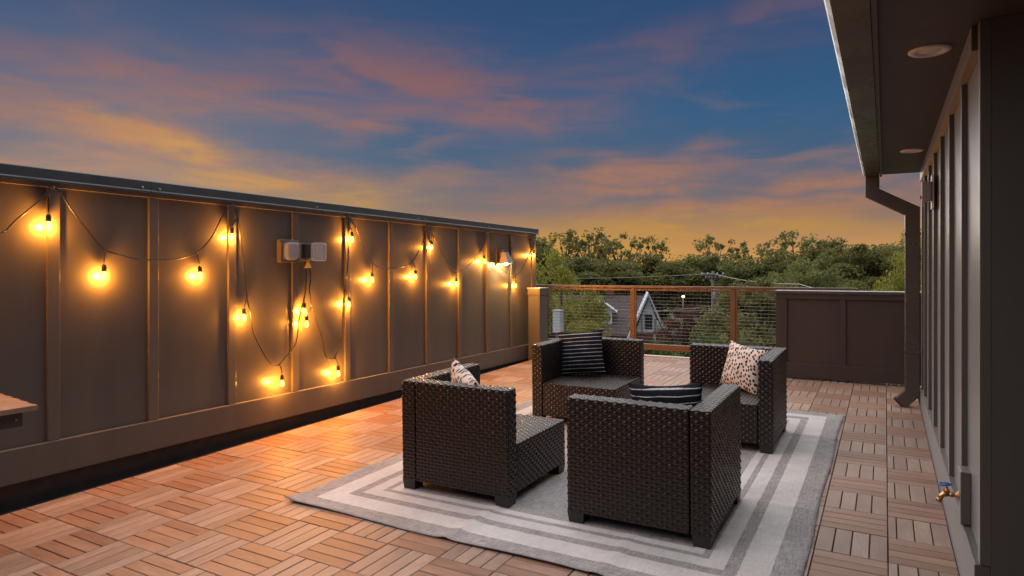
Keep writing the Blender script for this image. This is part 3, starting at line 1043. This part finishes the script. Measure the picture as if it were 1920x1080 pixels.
# ------------------------------------------------------------------ rug
RC = ((RX0 + RX1) / 2, (RY0 + RY1) / 2)
nx, ny = 120, 170
gx = np.linspace(RX0, RX1, nx) - RC[0]
gy = np.linspace(RY0, RY1, ny) - RC[1]
X, Y = np.meshgrid(gx, gy)
hw, hl = (RX1 - RX0) / 2, (RY1 - RY0) / 2
Z = 0.0055 + 0.0008 * np.sin(X * 7 + 1) * np.sin(Y * 5)
for y0, a, w in ((-0.62, 0.010, 0.03), (0.18, 0.009, 0.03), (1.0, 0.011, 0.03), (1.62, 0.009, 0.025), (-1.30, 0.007, 0.03)):
    Z += a * np.exp(-((Y - y0 - 0.02 * np.sin(X * 3)) / w) ** 2) * (0.4 + 0.6 * np.clip((X + 0.2) / hw, 0, 1))
for x0, a, w in ((-0.25, 0.011, 0.03), (0.55, 0.007, 0.03)):
    Z += a * np.exp(-((X - x0 - 0.03 * np.sin(Y * 3)) / w) ** 2) * np.clip((-Y - hl + 0.75) / 0.5, 0, 1)
ed = np.minimum(hw - np.abs(X), hl - np.abs(Y))
Z += 0.010 * np.exp(-((Y + hl) / 0.06) ** 2) * (0.6 + 0.4 * np.sin(X * 4 + 0.5))
Z += 0.012 * np.exp(-((X + hw) / 0.05) ** 2) * (0.5 + 0.5 * np.sin(Y * 9))
Xw = X + 0.006 * np.sin(Y * 4.2) * (np.abs(X) / hw) ** 4
Yw = Y + 0.006 * np.sin(X * 5.0) * (np.abs(Y) / hl) ** 4
vt = np.stack([Xw, Yw, Z], -1).reshape(-1, 3)
vb = vt - np.array([0, 0, 0.0045])
idx = np.arange(nx * ny).reshape(ny, nx)
ft_ = np.stack([idx[:-1, :-1], idx[:-1, 1:], idx[1:, 1:], idx[1:, :-1]], -1).reshape(-1, 4)
loop = np.concatenate([idx[0, :], idx[1:, -1], idx[-1, -2::-1], idx[-2:0:-1, 0]])
l2 = np.roll(loop, -1)
side = np.stack([loop, loop + nx * ny, l2 + nx * ny, l2], -1)
rug = quads('rug', np.concatenate([vt, vb]), np.concatenate([ft_, ft_[:, ::-1] + nx * ny, side]), RUG, None, True)
rug.matrix_world = on_deck(RC[0], RC[1])
tag(rug, 'large grey and white border striped rug under the wicker chairs', 'rug')

# ------------------------------------------------------------------ wicker corner chairs
WP, WQ = 0.0255, 0.0205


def weave_box(lo, hi, faces, r=0.011, amp=0.0055):
    """Rounded box whose listed faces carry a modelled basket weave."""
    lo, hi = np.array(lo), np.array(hi)
    V, F, o = [], [], 0
    for ax in range(3):
        for sgn in (-1, 1):
            key = ('-' if sgn < 0 else '+') + 'xyz'[ax]
            ua, va = ((1, 2), (0, 2), (0, 1))[ax]
            Lu, Lv = hi[ua] - lo[ua], hi[va] - lo[va]
            wov = key in faces
            su = WP / 4 if wov else Lu
            sv = WQ / 4 if wov else Lv
            nu, nv = max(2, int(round(Lu / su)) + 1), max(2, int(round(Lv / sv)) + 1)
            u = np.linspace(0, Lu, nu)
            v = np.linspace(0, Lv, nv)
            if not wov:
                u = np.array([0, r * 0.5, r, Lu - r, Lu - r * 0.5, Lu])
                v = np.array([0, r * 0.5, r, Lv - r, Lv - r * 0.5, Lv])
                nu = nv = 6
            uu, vv = np.meshgrid(u, v)
            P = np.zeros(uu.shape + (3,))
            P[..., ua] = lo[ua] + uu
            P[..., va] = lo[va] + vv
            P[..., ax] = hi[ax] if sgn > 0 else lo[ax]
            c = np.clip(P, lo + r, hi - r)
            d = P - c
            nrm = d / np.maximum(np.linalg.norm(d, axis=-1, keepdims=True), 1e-9)
            P = c + r * nrm
            if wov:
                j = np.floor(vv / WQ)
                i = np.floor(uu / WP)
                fv = vv / WQ - j
                fu = uu / WP - i
                rr = np.random.default_rng(int(Lu * 1000) + 7 * ax)
                wob = rr.uniform(0.72, 1.12, 400)[(j.astype(int) * 7 + i.astype(int) * 3) % 400]
                ph = np.cos(np.pi * (uu / WP + j) - np.pi / 2)
                ph = np.sign(ph) * np.abs(ph) ** 0.6
                hs = ph * 0.9 * wob + (np.sqrt(np.clip(1 - (2 * fv - 1) ** 2 * 0.96, 0, 1)) - 1) * 1.5
                pv = -np.cos(np.pi * (vv / WQ + i) - np.pi / 2) * 0.5
                hk = pv - 0.35 + (np.sqrt(np.clip(1 - (2 * fu - 1) ** 2 * 0.96, 0, 1)) - 1) * 1.2
                h = np.maximum(hs, hk) - 0.2
                m = np.minimum(np.minimum(uu, Lu - uu), np.minimum(vv, Lv - vv))
                m = np.clip(m / 0.006, 0, 1)
                P = P + nrm * (amp * np.clip(h, -1.4, 1) * m)[..., None]
            V.append(P.reshape(-1, 3))
            ix = np.arange(nu * nv).reshape(nv, nu) + o
            q = np.stack([ix[:-1, :-1], ix[:-1, 1:], ix[1:, 1:], ix[1:, :-1]], -1).reshape(-1, 4)
            flip = (sgn > 0) == (ax == 1)
            F.append(q[:, ::-1] if flip else q)
            o += nu * nv
    return np.concatenate(V), np.concatenate(F)


CS, CH, CTH, SEATZ = 0.372, 0.655, 0.100, 0.338


def chair_parts(sx):
    """Corner chair: the side panel at -x*sx, the back panel at -y; returns a list of (name, mesh)."""
    out = []
    s = CS
    for nm, lo, hi, fc in (
            ('side_panel', (-s, -s, 0.052), (-s + CTH, s, CH), ('-x', '+x', '-y', '+y', '+z')),
            ('back_panel', (-s + CTH + 0.003, -s, 0.052), (s, -s + CTH, CH), ('-y', '+y', '+x', '+z')),
            ('seat', (-s + CTH + 0.003, -s + CTH + 0.003, 0.06), (s, s, SEATZ), ('+x', '+y', '+z'))):
        v, f = weave_box(lo, hi, fc)
        if sx < 0:
            v = v * np.array([-1, 1, 1])
            f = f[:, ::-1]
        me_o = quads(nm, v, f, WICKER, None, True)
        out.append((nm, me_o.data))
        bpy.data.objects.remove(me_o)
    fm = MB()
    a, b, h = 0.046, 0.040, 0.058
    vs = [(-b, -b, 0), (b, -b, 0), (b, b, 0), (-b, b, 0), (-a, -a, h), (a, -a, h), (a, a, h), (-a, a, h)]
    fm.add(vs, [(3, 2, 1, 0), (4, 5, 6, 7), (0, 1, 5, 4), (1, 2, 6, 5), (2, 3, 7, 6), (3, 0, 4, 7)])
    me = fm.mesh('foot')
    me.materials.append(FOOT)
    out.append(('foot', me))
    return out


CP = {1: chair_parts(1), -1: chair_parts(-1)}
RUGT = 0.0065
CHAIRS = [
    (-2.193, -0.810, 0, 1, 'dark wicker corner chair nearest the string lit wall, spotted cushion peeking over'),
    (-1.095, -0.812, 0, -1, 'nearest dark wicker corner chair, its back to the camera with striped cushion lying inside'),
    (-1.062, 0.922, math.pi, 1, 'dark wicker corner chair holding the white spotted pillow near the low wall'),
    (-2.255, 1.000, math.pi, -1, 'dark wicker corner chair with upright striped pillow in front of the railing')]
for x, y, rz, sx, lab in CHAIRS:
    c = thing('wicker_chair', lab, 'chair', group='wicker corner chairs on the rug', mat=on_deck(x, y, rz, RUGT))
    for nm, me in CP[sx]:
        if nm == 'foot':
            for fx in (-1, 1):
                for fy in (-1, 1):
                    o = bpy.data.objects.new('foot', me)
                    COL.objects.link(o)
                    o.parent = c
                    o.location = (fx * (CS - 0.047), fy * (CS - 0.047), 0)
        else:
            o = bpy.data.objects.new(nm, me)
            COL.objects.link(o)
            o.parent = c


# ------------------------------------------------------------------ pillows
def pillow(name, label, mat, w, h, T, mw, seed):
    n = 34
    r = np.random.default_rng(seed)
    a = np.linspace(-1, 1, n)
    A, B = np.meshgrid(a, a)
    V, F = [], []
    ph = r.uniform(0, 6, 6)
    for sgn in (-1, 1):
        x = w / 2 * A * (1 - 0.10 * (1 - B ** 2))
        z = h / 2 + h / 2 * B * (1 - 0.10 * (1 - A ** 2))
        t = T / 2 * (np.clip((1 - A ** 2) * (1 - B ** 2), 0, 1)) ** 0.42
        wr = 0.006 * np.sin(7 * A + 3 * B + ph[0]) * np.sin(5 * B - 2 * A + ph[1]) * np.clip(t / T * 2, 0, 1)
        y = sgn * (t + wr)
        V.append(np.stack([x, y, z], -1).reshape(-1, 3))
        ix = np.arange(n * n).reshape(n, n) + (0 if sgn < 0 else n * n)
        q = np.stack([ix[:-1, :-1], ix[:-1, 1:], ix[1:, 1:], ix[1:, :-1]], -1).reshape(-1, 4)
        F.append(q if sgn < 0 else q[:, ::-1])
    o = quads(name, np.concatenate(V), np.concatenate(F), mat, None, True)
    o.matrix_world = mw
    return tag(o, label, 'pillow', 'pillows on the wicker chairs')


pillow('pillow', 'upright navy and white striped pillow on the chair before the railing', STRIPE, 0.41, 0.41, 0.15,
       on_deck(-2.35, 1.085, R(20), SEATZ + 0.005, R(-10), R(-4)), 1)
pillow('pillow', 'white pillow with black spots leaning in the chair corner by the low wall', SPOT, 0.38, 0.36, 0.14,
       on_deck(-1.02, 1.04, R(-32), SEATZ + 0.008, R(-14), R(6)), 2)
pillow('pillow', 'navy and white striped pillow sunk in the chair with its back to the camera', STRIPE, 0.38, 0.40, 0.15,
       on_deck(-0.995, -0.92, R(16), SEATZ + 0.005, R(6), R(-3)), 3)
pillow('pillow', 'white black spotted pillow whose corner shows in the chair by the lit wall', SPOT, 0.40, 0.40, 0.14,
       on_deck(-2.24, -0.92, R(-38), SEATZ + 0.012, R(10), R(14)), 4)


# ------------------------------------------------------------------ background: trees, houses, street
def polar(az, d, z=GZ):
    a = R(az)
    return Vector((CX + math.sin(a) * d, CY + math.cos(a) * d, z))


def leaf_cloud(n, clusters, rad, size, r, flat=0.75):
    """Leaf quads gathered round cluster centres; returns verts and faces."""
    k = len(clusters)
    per = r.integers(0, k, n)
    cen = clusters[per]
    off = r.normal(0, 1, (n, 3))
    off /= np.linalg.norm(off, axis=1, keepdims=True)
    off *= (r.uniform(0, 1, (n, 1)) ** 0.45) * rad[per][:, None]
    off[:, 2] *= flat
    c = cen + off
    d1 = r.normal(0, 1, (n, 3))
    d1 /= np.linalg.norm(d1, axis=1, keepdims=True)
    d2 = np.cross(d1, r.normal(0, 1, (n, 3)))
    d2 /= np.linalg.norm(d2, axis=1, keepdims=True)
    s = size * r.uniform(0.6, 1.35, (n, 1))
    a, b = d1 * s * 0.5, d2 * s * 0.32
    v = np.stack([c - a, c + b, c + a, c - b], 1).reshape(-1, 3)
    f = np.arange(4 * n).reshape(n, 4)
    return v, f


def tree_data(kind, seed):
    """Unit-ish tree 10 m tall: (crown verts, faces, trunk MB)."""
    r = np.random.default_rng(seed)
    k, n, size, inner = {'full': (70, 15000, 0.26, 0.35), 'airy': (95, 2700, 0.27, 0.05),
                         'round': (55, 15000, 0.20, 0.3), 'bush': (40, 9000, 0.34, 0.0)}[kind]
    cl, rd = [], []
    while len(cl) < k:
        p = r.uniform(-1, 1, 3)
        q = np.linalg.norm(p)
        if q > 1 or q < inner:
            continue
        if kind == 'bush':
            c = np.array([p[0] * 4.2, p[1] * 4.2, 4.6 + p[2] * 4.6])
        else:
            c = np.array([p[0] * 3.7, p[1] * 3.7, 6.1 + p[2] * 3.5])
            c[:2] *= 1.0 - 0.25 * max(0, p[2])
        cl.append(c)
        rd.append(r.uniform(0.55, 1.25) if kind != 'airy' else r.uniform(0.22, 0.72))
    cl, rd = np.array(cl), np.array(rd)
    v, f = leaf_cloud(n, cl, rd, size, r)
    mb = MB()
    mb.tube([(0, 0, 0), (0.05, 0.02, 1.6), (-0.05, 0.05, 3.2), (0.1, 0, 5.2), (0.05, 0, 7.5)], [0.26, 0.2, 0.16, 0.1, 0.03], 8)
    for c in cl[:26 if kind != 'bush' else 6]:
        b = np.array([0.0, 0.0, max(1.2, c[2] * 0.55)])
        m = (b + c) / 2 + np.array([0, 0, 0.35])
        mb.tube([tuple(b), tuple(m), tuple(c)], [0.08, 0.05, 0.015], 5, False)
    return v, f, mb


TREES = {}


def tree_proto(kind, mat, seed):
    key = (kind, mat.name, seed)
    if key not in TREES:
        v, f, mb = tree_data(kind, seed)
        o = quads('crown', v, f, mat)
        me = o.data
        bpy.data.objects.remove(o)
        tm = mb.mesh('trunk', True)
        tm.materials.append(BARK)
        TREES[key] = (me, tm)
    return TREES[key]


def tree(name, label, kind, mat, seed, az, dist, top, wid, group, base=GZ, cat='tree'):
    """top: height of the crown's top in the world; wid: crown width in metres."""
    me, tm = tree_proto(kind, mat, seed)
    t = thing(name, label, cat, polar(az, dist, base), group)
    h = (top - base) / 9.9
    t.scale = (wid / 8.4, wid / 8.4, h)
    t.rotation_euler = (0, 0, random.uniform(0, 6.28))
    for nm, m in (('trunk', tm), ('crown', me)):
        o = bpy.data.objects.new(nm, m)
        COL.objects.link(o)
        o.parent = t
    return t


def ztop(py, depth):
    return 1.293 + (509.4 - py) / 1238.1 * depth


def azp(px):
    return math.degrees(-0.514 + math.atan((px - 960) / 1238.1))


G = 'trees beyond the street'
# (px centre, distance, top row, crown width, kind, leaf, label)
FAR = [
    (1010, 96, 448, 15, 'full', LEAF_DARK, 'dark leafy tree just past the end of the tall wall'),
    (1060, 100, 424, 14, 'airy', LEAF_DARK, 'tall open leaved tree, left of the two highest crowns'),
    (1105, 104, 408, 14, 'airy', LEAF_DARK, 'tallest open leaved tree above the white dormer house'),
    (1165, 100, 420, 14, 'airy', LEAF_DARK, 'open leaved tree right of the tallest crown'),
    (1085, 92, 480, 16, 'full', LEAF_MID, 'dense dark tree under the tallest open crown'),
    (1150, 92, 482, 15, 'full', LEAF_DARK, 'dense dark tree above the railing, over the first rail panel'),
    (1215, 94, 478, 15, 'full', LEAF_DARK, 'dense dark tree above the railing post on the left'),
    (1228, 102, 436, 9, 'airy', LEAF_DARK, 'low open crown between the taller trees'),
    (1285, 96, 472, 14, 'full', LEAF_MID, 'dense dark tree left of the utility pole'),
    (1345, 104, 424, 13, 'airy', LEAF_DARK, 'tall open leaved tree behind the utility pole'),
    (1345, 94, 478, 13, 'full', LEAF_DARK, 'dense dark tree directly behind the utility pole'),
    (1400, 92, 478, 12, 'full', LEAF_MID, 'dense dark tree right of the utility pole'),
    (1430, 98, 436, 12, 'airy', LEAF_MID, 'open leaved brown green tree left of the broad rounded crown'),
    (1490, 98, 426, 16, 'airy', LEAF_MID, 'broad rounded open crown above the low panelled wall'),
    (1480, 94, 462, 15, 'full', LEAF_DARK, 'dense tree behind the feathery light green tree'),
    (1560, 96, 448, 12, 'full', LEAF_DARK, 'dark tree behind the right end of the feathery tree'),
    (1620, 88, 455, 13, 'full', LEAF_DARK, 'very dark round tree left of the yellow green tree'),
    (1668, 96, 446, 14, 'full', LEAF_DARK, 'dark tree behind the yellow green tree by the downspout'),
    (1760, 90, 440, 16, 'full', LEAF_DARK, 'dark tree half hidden behind the downspout'),
]
for n, (px, d, ty, w, kind, lf, lab) in enumerate(FAR):
    tree('tree', lab, kind, lf, n % 3 + 1, azp(px), d, ztop(ty, d * math.cos(math.radians(azp(px)) + 0.514)), w, G)
tree('tree', 'light yellow green tree rising beside the wall end, nearest of the trees', 'round', LEAF_LIGHT, 5, azp(1052), 40, ztop(463, 40), 5.8, G)
tree('tree', 'low yellow green tree seen through the left wire panel', 'round', LEAF_LIGHT, 6, azp(1092), 36, ztop(588, 36), 3.6, G)
tree('tree', 'feathery light green tree above the low panelled wall', 'round', LEAF_MID, 7, azp(1535), 62, ztop(470, 54), 8.6, G)
tree('tree', 'bushy mid green tree left of the feathery light green tree', 'round', LEAF_MID, 8, azp(1475), 64, ztop(492, 58), 6.5, G)
tree('tree', 'yellow green tree beside the downspout, above the low wall', 'round', LEAF_LIGHT, 5, azp(1690), 46, ztop(425, 40), 4.4, G)
tree('tree', 'low yellow green tree at the right end of the low wall', 'round', LEAF_LIGHT, 6, azp(1668), 44, ztop(522, 38), 4.0, G)
tree('tree', 'dark green conifer like tree seen through the right wire panel', 'full', LEAF_DARK, 2, azp(1425), 44, ztop(520, 41), 8, G)
tree('tree', 'reddish autumn tree seen through the middle wire panel', 'round', LEAF_RED, 6, azp(1290), 58, ztop(566, 56), 5.4, G)
SG = 'shrubs below the railing'
for px, d, ty, w, lf, lab in ((1290, 34, 600, 5.2, LEAF_FERN, 'bright green shrub in the middle wire panel'),
                              (1330, 32, 625, 4.2, LEAF_DARK, 'dark green shrub right of the bright shrub'),
                              (1240, 36, 640, 3.6, LEAF_FERN, 'green shrub below the gabled house front'),
                              (1390, 30, 590, 4.6, LEAF_DARK, 'dark shrub behind the right railing post'),
                              (1440, 28, 600, 4.4, LEAF_DARK, 'dark shrub beside the left end of the low wall'),
                              (1075, 30, 640, 4.4, LEAF_MID, 'green shrub behind the striped pillow'),
                              (1180, 34, 655, 4.0, LEAF_FERN, 'low green shrub under the white fence'),
                              (1250, 15, 672, 4.5, LEAF_FERN, 'green foliage just beyond the deck edge, under the bottom rail')):
    tree('shrub', lab, 'bush', lf, 3, azp(px), d, ztop(ty, d * 0.97), w, SG, cat='shrub')
# bare pale twigs in the right panel
bt = thing('bare_tree', 'small bare pale tree through the right wire panel', 'tree', polar(azp(1425), 24), G)
mb = MB()
o0 = polar(azp(1425), 24)
top = Vector((o0.x, o0.y, -1.4))
mb.tube([tuple(o0), (o0.x + 0.1, o0.y, -5), (o0.x - 0.05, o0.y, -3.4), tuple(top)], [0.09, 0.06, 0.045, 0.015], 6)
for q in range(16):
    z = random.uniform(-4.2, -1.8)
    a = random.uniform(0, 6.28)
    L = random.uniform(0.5, 1.2)
    b = Vector((o0.x, o0.y, z))
    mid = b + Vector((math.cos(a) * L * 0.5, math.sin(a) * L * 0.5, 0.25 * L))
    e = b + Vector((math.cos(a) * L, math.sin(a) * L, random.uniform(0.1, 0.7) * L))
    mb.tube([tuple(b), tuple(mid), tuple(e)], [0.028, 0.02, 0.008], 5)
part('branches', mb, TWIG, bt, True)


def house():
    az = azp(1165)
    p = polar(az, 66)
    h = thing('house', 'brick house with grey roof, white dormer and steep white gable', 'house', p)
    h.rotation_euler = (0, 0, R(-az))
    h.scale = (1.0, 1.0, 0.98)

    def hp(name, mb, mat, par=None):
        o = link(name, mb.mesh(name), mat, par or h)
        return o
    # local: x to the right in view, y away, z up; 1 m is about 19 px
    ridge, eave = 6.95, 3.25
    hp('wall', MB().box(-8, 2.6, 0, 8.5, 0, eave + 0.1), BRICK)
    rf = MB().prism([(-0.6, eave - 0.05), (4.2, ridge), (9.1, eave - 0.05), (9.1, eave - 0.25), (4.2, ridge - 0.22), (-0.6, eave - 0.25)], 'x', -8.4, 3.0)
    r_ = hp('roof', rf, SHINGLE)
    hp('chimney', MB().box(-1.5, -0.8, 4.0, 4.8, 6.2, 7.9), BRICK, r_)
    # dormer
    d = hp('dormer', MB().box(-3.1, -0.9, 0.35, 3.4, 4.15, 5.35), HWHITE)
    hp('gable', MB().prism([(-3.35, 5.35), (-2.0, 6.3), (-0.65, 5.35)], 'y', 0.30, 3.9), HWHITE, d)
    hp('dormer_roof', MB().prism([(-3.6, 5.28), (-2.0, 6.42), (-0.4, 5.28), (-0.4, 5.42), (-2.0, 6.56), (-3.6, 5.42)], 'y', 0.1, 4.2), HWHITE, d)
    for x0 in (-2.75, -1.9):
        hp('window', MB().box(x0, x0 + 0.72, 0.315, 0.345, 4.55, 5.2), PANE, d)
    # front gable
    g_ = hp('front_gable', MB().prism([(1.3, 3.55), (2.55, 6.85), (3.8, 3.55)], 'y', -1.6, 2.8), HWHITE)
    for s in (-1, 1):
        hp('barge_board', MB().prism([(2.55, 7.15), (2.55 + s * 1.75, 2.9), (2.55 + s * 2.0, 2.9), (2.55, 7.45)][::s], 'y', -1.9, 3.0), HWHITE, g_)
    hp('gable_window', MB().box(2.2, 2.9, -1.64, -1.605, 3.9, 5.3), PANE, g_)
    for x0 in (1.85, 3.1):
        hp('timber', MB().box(x0, x0 + 0.14, -1.66, -1.605, 3.6, 4.9), GREYBOX, g_)
    hp('porch_wall', MB().box(1.2, 3.9, -1.5, 2.6, 0, 3.5), BRICK)
    hp('porch_post', MB().box(3.0, 3.25, -1.62, -1.505, 0.6, 3.4), EDGE)
    for x0 in (-6.5, -3.9, -1.6):
        w = hp('window', MB().box(x0, x0 + 1.3, -0.03, -0.001, 1.1, 2.7), PANE)
        hp('frame', MB().box(x0 - 0.1, x0 + 1.4, -0.05, -0.031, 2.7, 2.85), HWHITE, w)
        hp('sill', MB().box(x0 - 0.1, x0 + 1.4, -0.08, -0.001, 0.98, 1.09), HWHITE, w)


house()
# second roof far right of the first house
p2 = polar(azp(1322), 62)
h2 = thing('house', 'small pale house front half hidden by the dark trees', 'house', p2)
h2.rotation_euler = (0, 0, R(-azp(1322)))
link('wall', MB().box(-1.2, 1.2, 0, 6, 0, 3.6).mesh('wall'), HWHITE, h2)
link('roof', MB().prism([(-1.6, 3.5), (0, 5.0), (1.6, 3.5)], 'y', -0.3, 6.3).mesh('roof'), SHINGLE, h2)
link('window', MB().box(-0.4, 0.4, -0.03, -0.002, 1.6, 2.8).mesh('window'), PANE, h2)

# fence
fz = GZ + 0.0
fa, fb_ = polar(azp(1120), 58), polar(azp(1262), 56)
fn = thing('picket_fence', 'pale plank fence in front of the brick house', 'fence', fa)
nf = 34
for q in range(nf):
    t = (q + 0.5) / nf
    c = fa.lerp(fb_, t) - fa
    o = link('plank', MB().box(-0.10, 0.10, -0.02, 0.02, 0.0, 1.75 + 0.05 * (q % 2)).mesh('plank') if q == 0 else fn.children[0].data, FENCEW, fn)
    o.location = c
    o.rotation_euler = (0, 0, math.atan2(fb_.y - fa.y, fb_.x - fa.x))

# white upright box beyond the wall column
wb = polar(azp(1046.5), 30)
wbt = thing('utility_cabinet', 'tall pale upright cabinet beyond the railing beside the column', 'cabinet', wb)
zt, zb = ztop(583, 30), ztop(623, 30)
part('body', MB().box(wb.x - 0.19, wb.x + 0.19, wb.y - 0.18, wb.y + 0.18, zb, zt), HWHITE, wbt, bevel=0.02)
part('lid', MB().box(wb.x - 0.21, wb.x + 0.21, wb.y - 0.2, wb.y + 0.2, zt + 0.001, zt + 0.05), FENCEW, wbt, bevel=0.01)
part('stand', MB().box(wb.x - 0.1, wb.x + 0.1, wb.y - 0.1, wb.y + 0.1, GZ, zb - 0.001), POLEWOOD, wbt)

# utility pole and lines
pp = polar(azp(1337), 56)
up = thing('utility_pole', 'wooden utility pole with crossarm behind the middle wire panel', 'utility pole', pp)
dpt = 56 * math.cos(R(azp(1337)) + 0.514)
part('pole', MB().tube([(pp.x, pp.y, GZ), (pp.x, pp.y, ztop(508, dpt))], [0.17, 0.12], 10), POLEWOOD, up, True)
cdir = Vector((math.cos(0.514), math.sin(0.514), 0))
for zz, L in ((ztop(516, dpt), 0.95), (ztop(521, dpt), 0.6)):
    a, b = pp + cdir * -L, pp + cdir * L
    part('crossarm', MB().tube([(a.x, a.y - 0.15, zz), (b.x, b.y - 0.15, zz)], 0.07, 6), POLEWOOD, up)
    for s in (-0.9, -0.4, 0.4, 0.9):
        c = pp + cdir * (L * s)
        part('insulator', MB().lathe([(0.05, 0), (0.07, 0.06), (0.03, 0.16)], (c.x, c.y - 0.15, zz + 0.06), (0, 0, 1), 8), HWHITE, up, True)
part('transformer', MB().lathe([(0.2, 0), (0.24, 0.05), (0.24, 0.75), (0.16, 0.84)], (pp.x + 0.3, pp.y - 0.25, ztop(560, dpt)), (0, 0, 1), 12), GREYBOX, up, True)


def cable(label, pts, r):
    P = []
    for i in range(len(pts) - 1):
        a, b = Vector(pts[i]), Vector(pts[i + 1])
        sag = (b - a).length * 0.012
        for q in range(12):
            t = q / 12
            v = a.lerp(b, t)
            v.z -= sag * 4 * t * (1 - t)
            P.append(v)
    P.append(Vector(pts[-1]))
    o = link('power_line', MB().tube(P, r, 5).mesh('power_line', True), WIRE)
    tag(o, label, 'power line', 'overhead lines at the street')


def at(px, py, dist):
    v = polar(azp(px), dist)
    v.z = ztop(py, dist * math.cos(R(azp(px)) + 0.514))
    return v


cable('high power line crossing in front of the dark trees', [at(900, 518, 70), at(1337, 513, 56), at(1500, 533, 40), at(1640, 560, 32)], 0.028)
cable('lower power line just beneath the high one', [at(900, 600, 70), at(1337, 574, 56), at(1480, 592, 40)], 0.024)
cable('lowest service line sagging across the wire panels', [at(1000, 570, 66), at(1337, 582, 56), at(1480, 604, 38)], 0.024)

# street lamp
sp = polar(azp(1281), 60)
sd = 60 * math.cos(R(azp(1281)) + 0.514)
slt = thing('street_lamp', 'glowing orange street lamp above the reddish tree', 'street lamp', sp)
part('pole', MB().tube([(sp.x, sp.y, GZ), (sp.x, sp.y, ztop(560, sd))], [0.09, 0.06], 8), POLEWOOD, slt, True)
part('globe', MB().lathe([(0.02, -0.1), (0.09, -0.07), (0.12, 0.0), (0.09, 0.07), (0.02, 0.1)], (sp.x, sp.y, ztop(556, sd)), (0, 0, 1), 12),
     emissive('street_light', (1.0, 0.55, 0.18), 12.0), slt, True)

# parked car in front of the house
cp_ = polar(azp(1163), 54)
car = thing('parked_car', 'grey parked car on the street before the brick house', 'car', cp_)
car.rotation_euler = (0, 0, R(7))
zc = 0.0
body = MB().prism([(-2.1, 0.35), (-2.15, 0.75), (-1.9, 0.92), (-1.1, 0.98), (-0.6, 1.42), (0.75, 1.45), (1.4, 1.0), (2.05, 0.88), (2.15, 0.6), (2.1, 0.35)], 'y', -0.85, 0.85)
bev(link('body', body.mesh('body'), CARP, car), 0.06)
link('window', MB().prism([(-0.98, 1.0), (-0.55, 1.36), (0.7, 1.39), (1.2, 1.02)], 'y', -0.862, -0.852).mesh('window'), PANE, car)
for x in (-1.3, 1.3):
    for y in (-0.72, 0.72):
        w_ = link('wheel', MB().lathe([(0.33, -0.1), (0.34, -0.06), (0.34, 0.06), (0.33, 0.1)], (0, 0, 0), (0, 1, 0), 16).mesh('wheel', True), FOOT, car)
        w_.location = (x, y, 0.34)
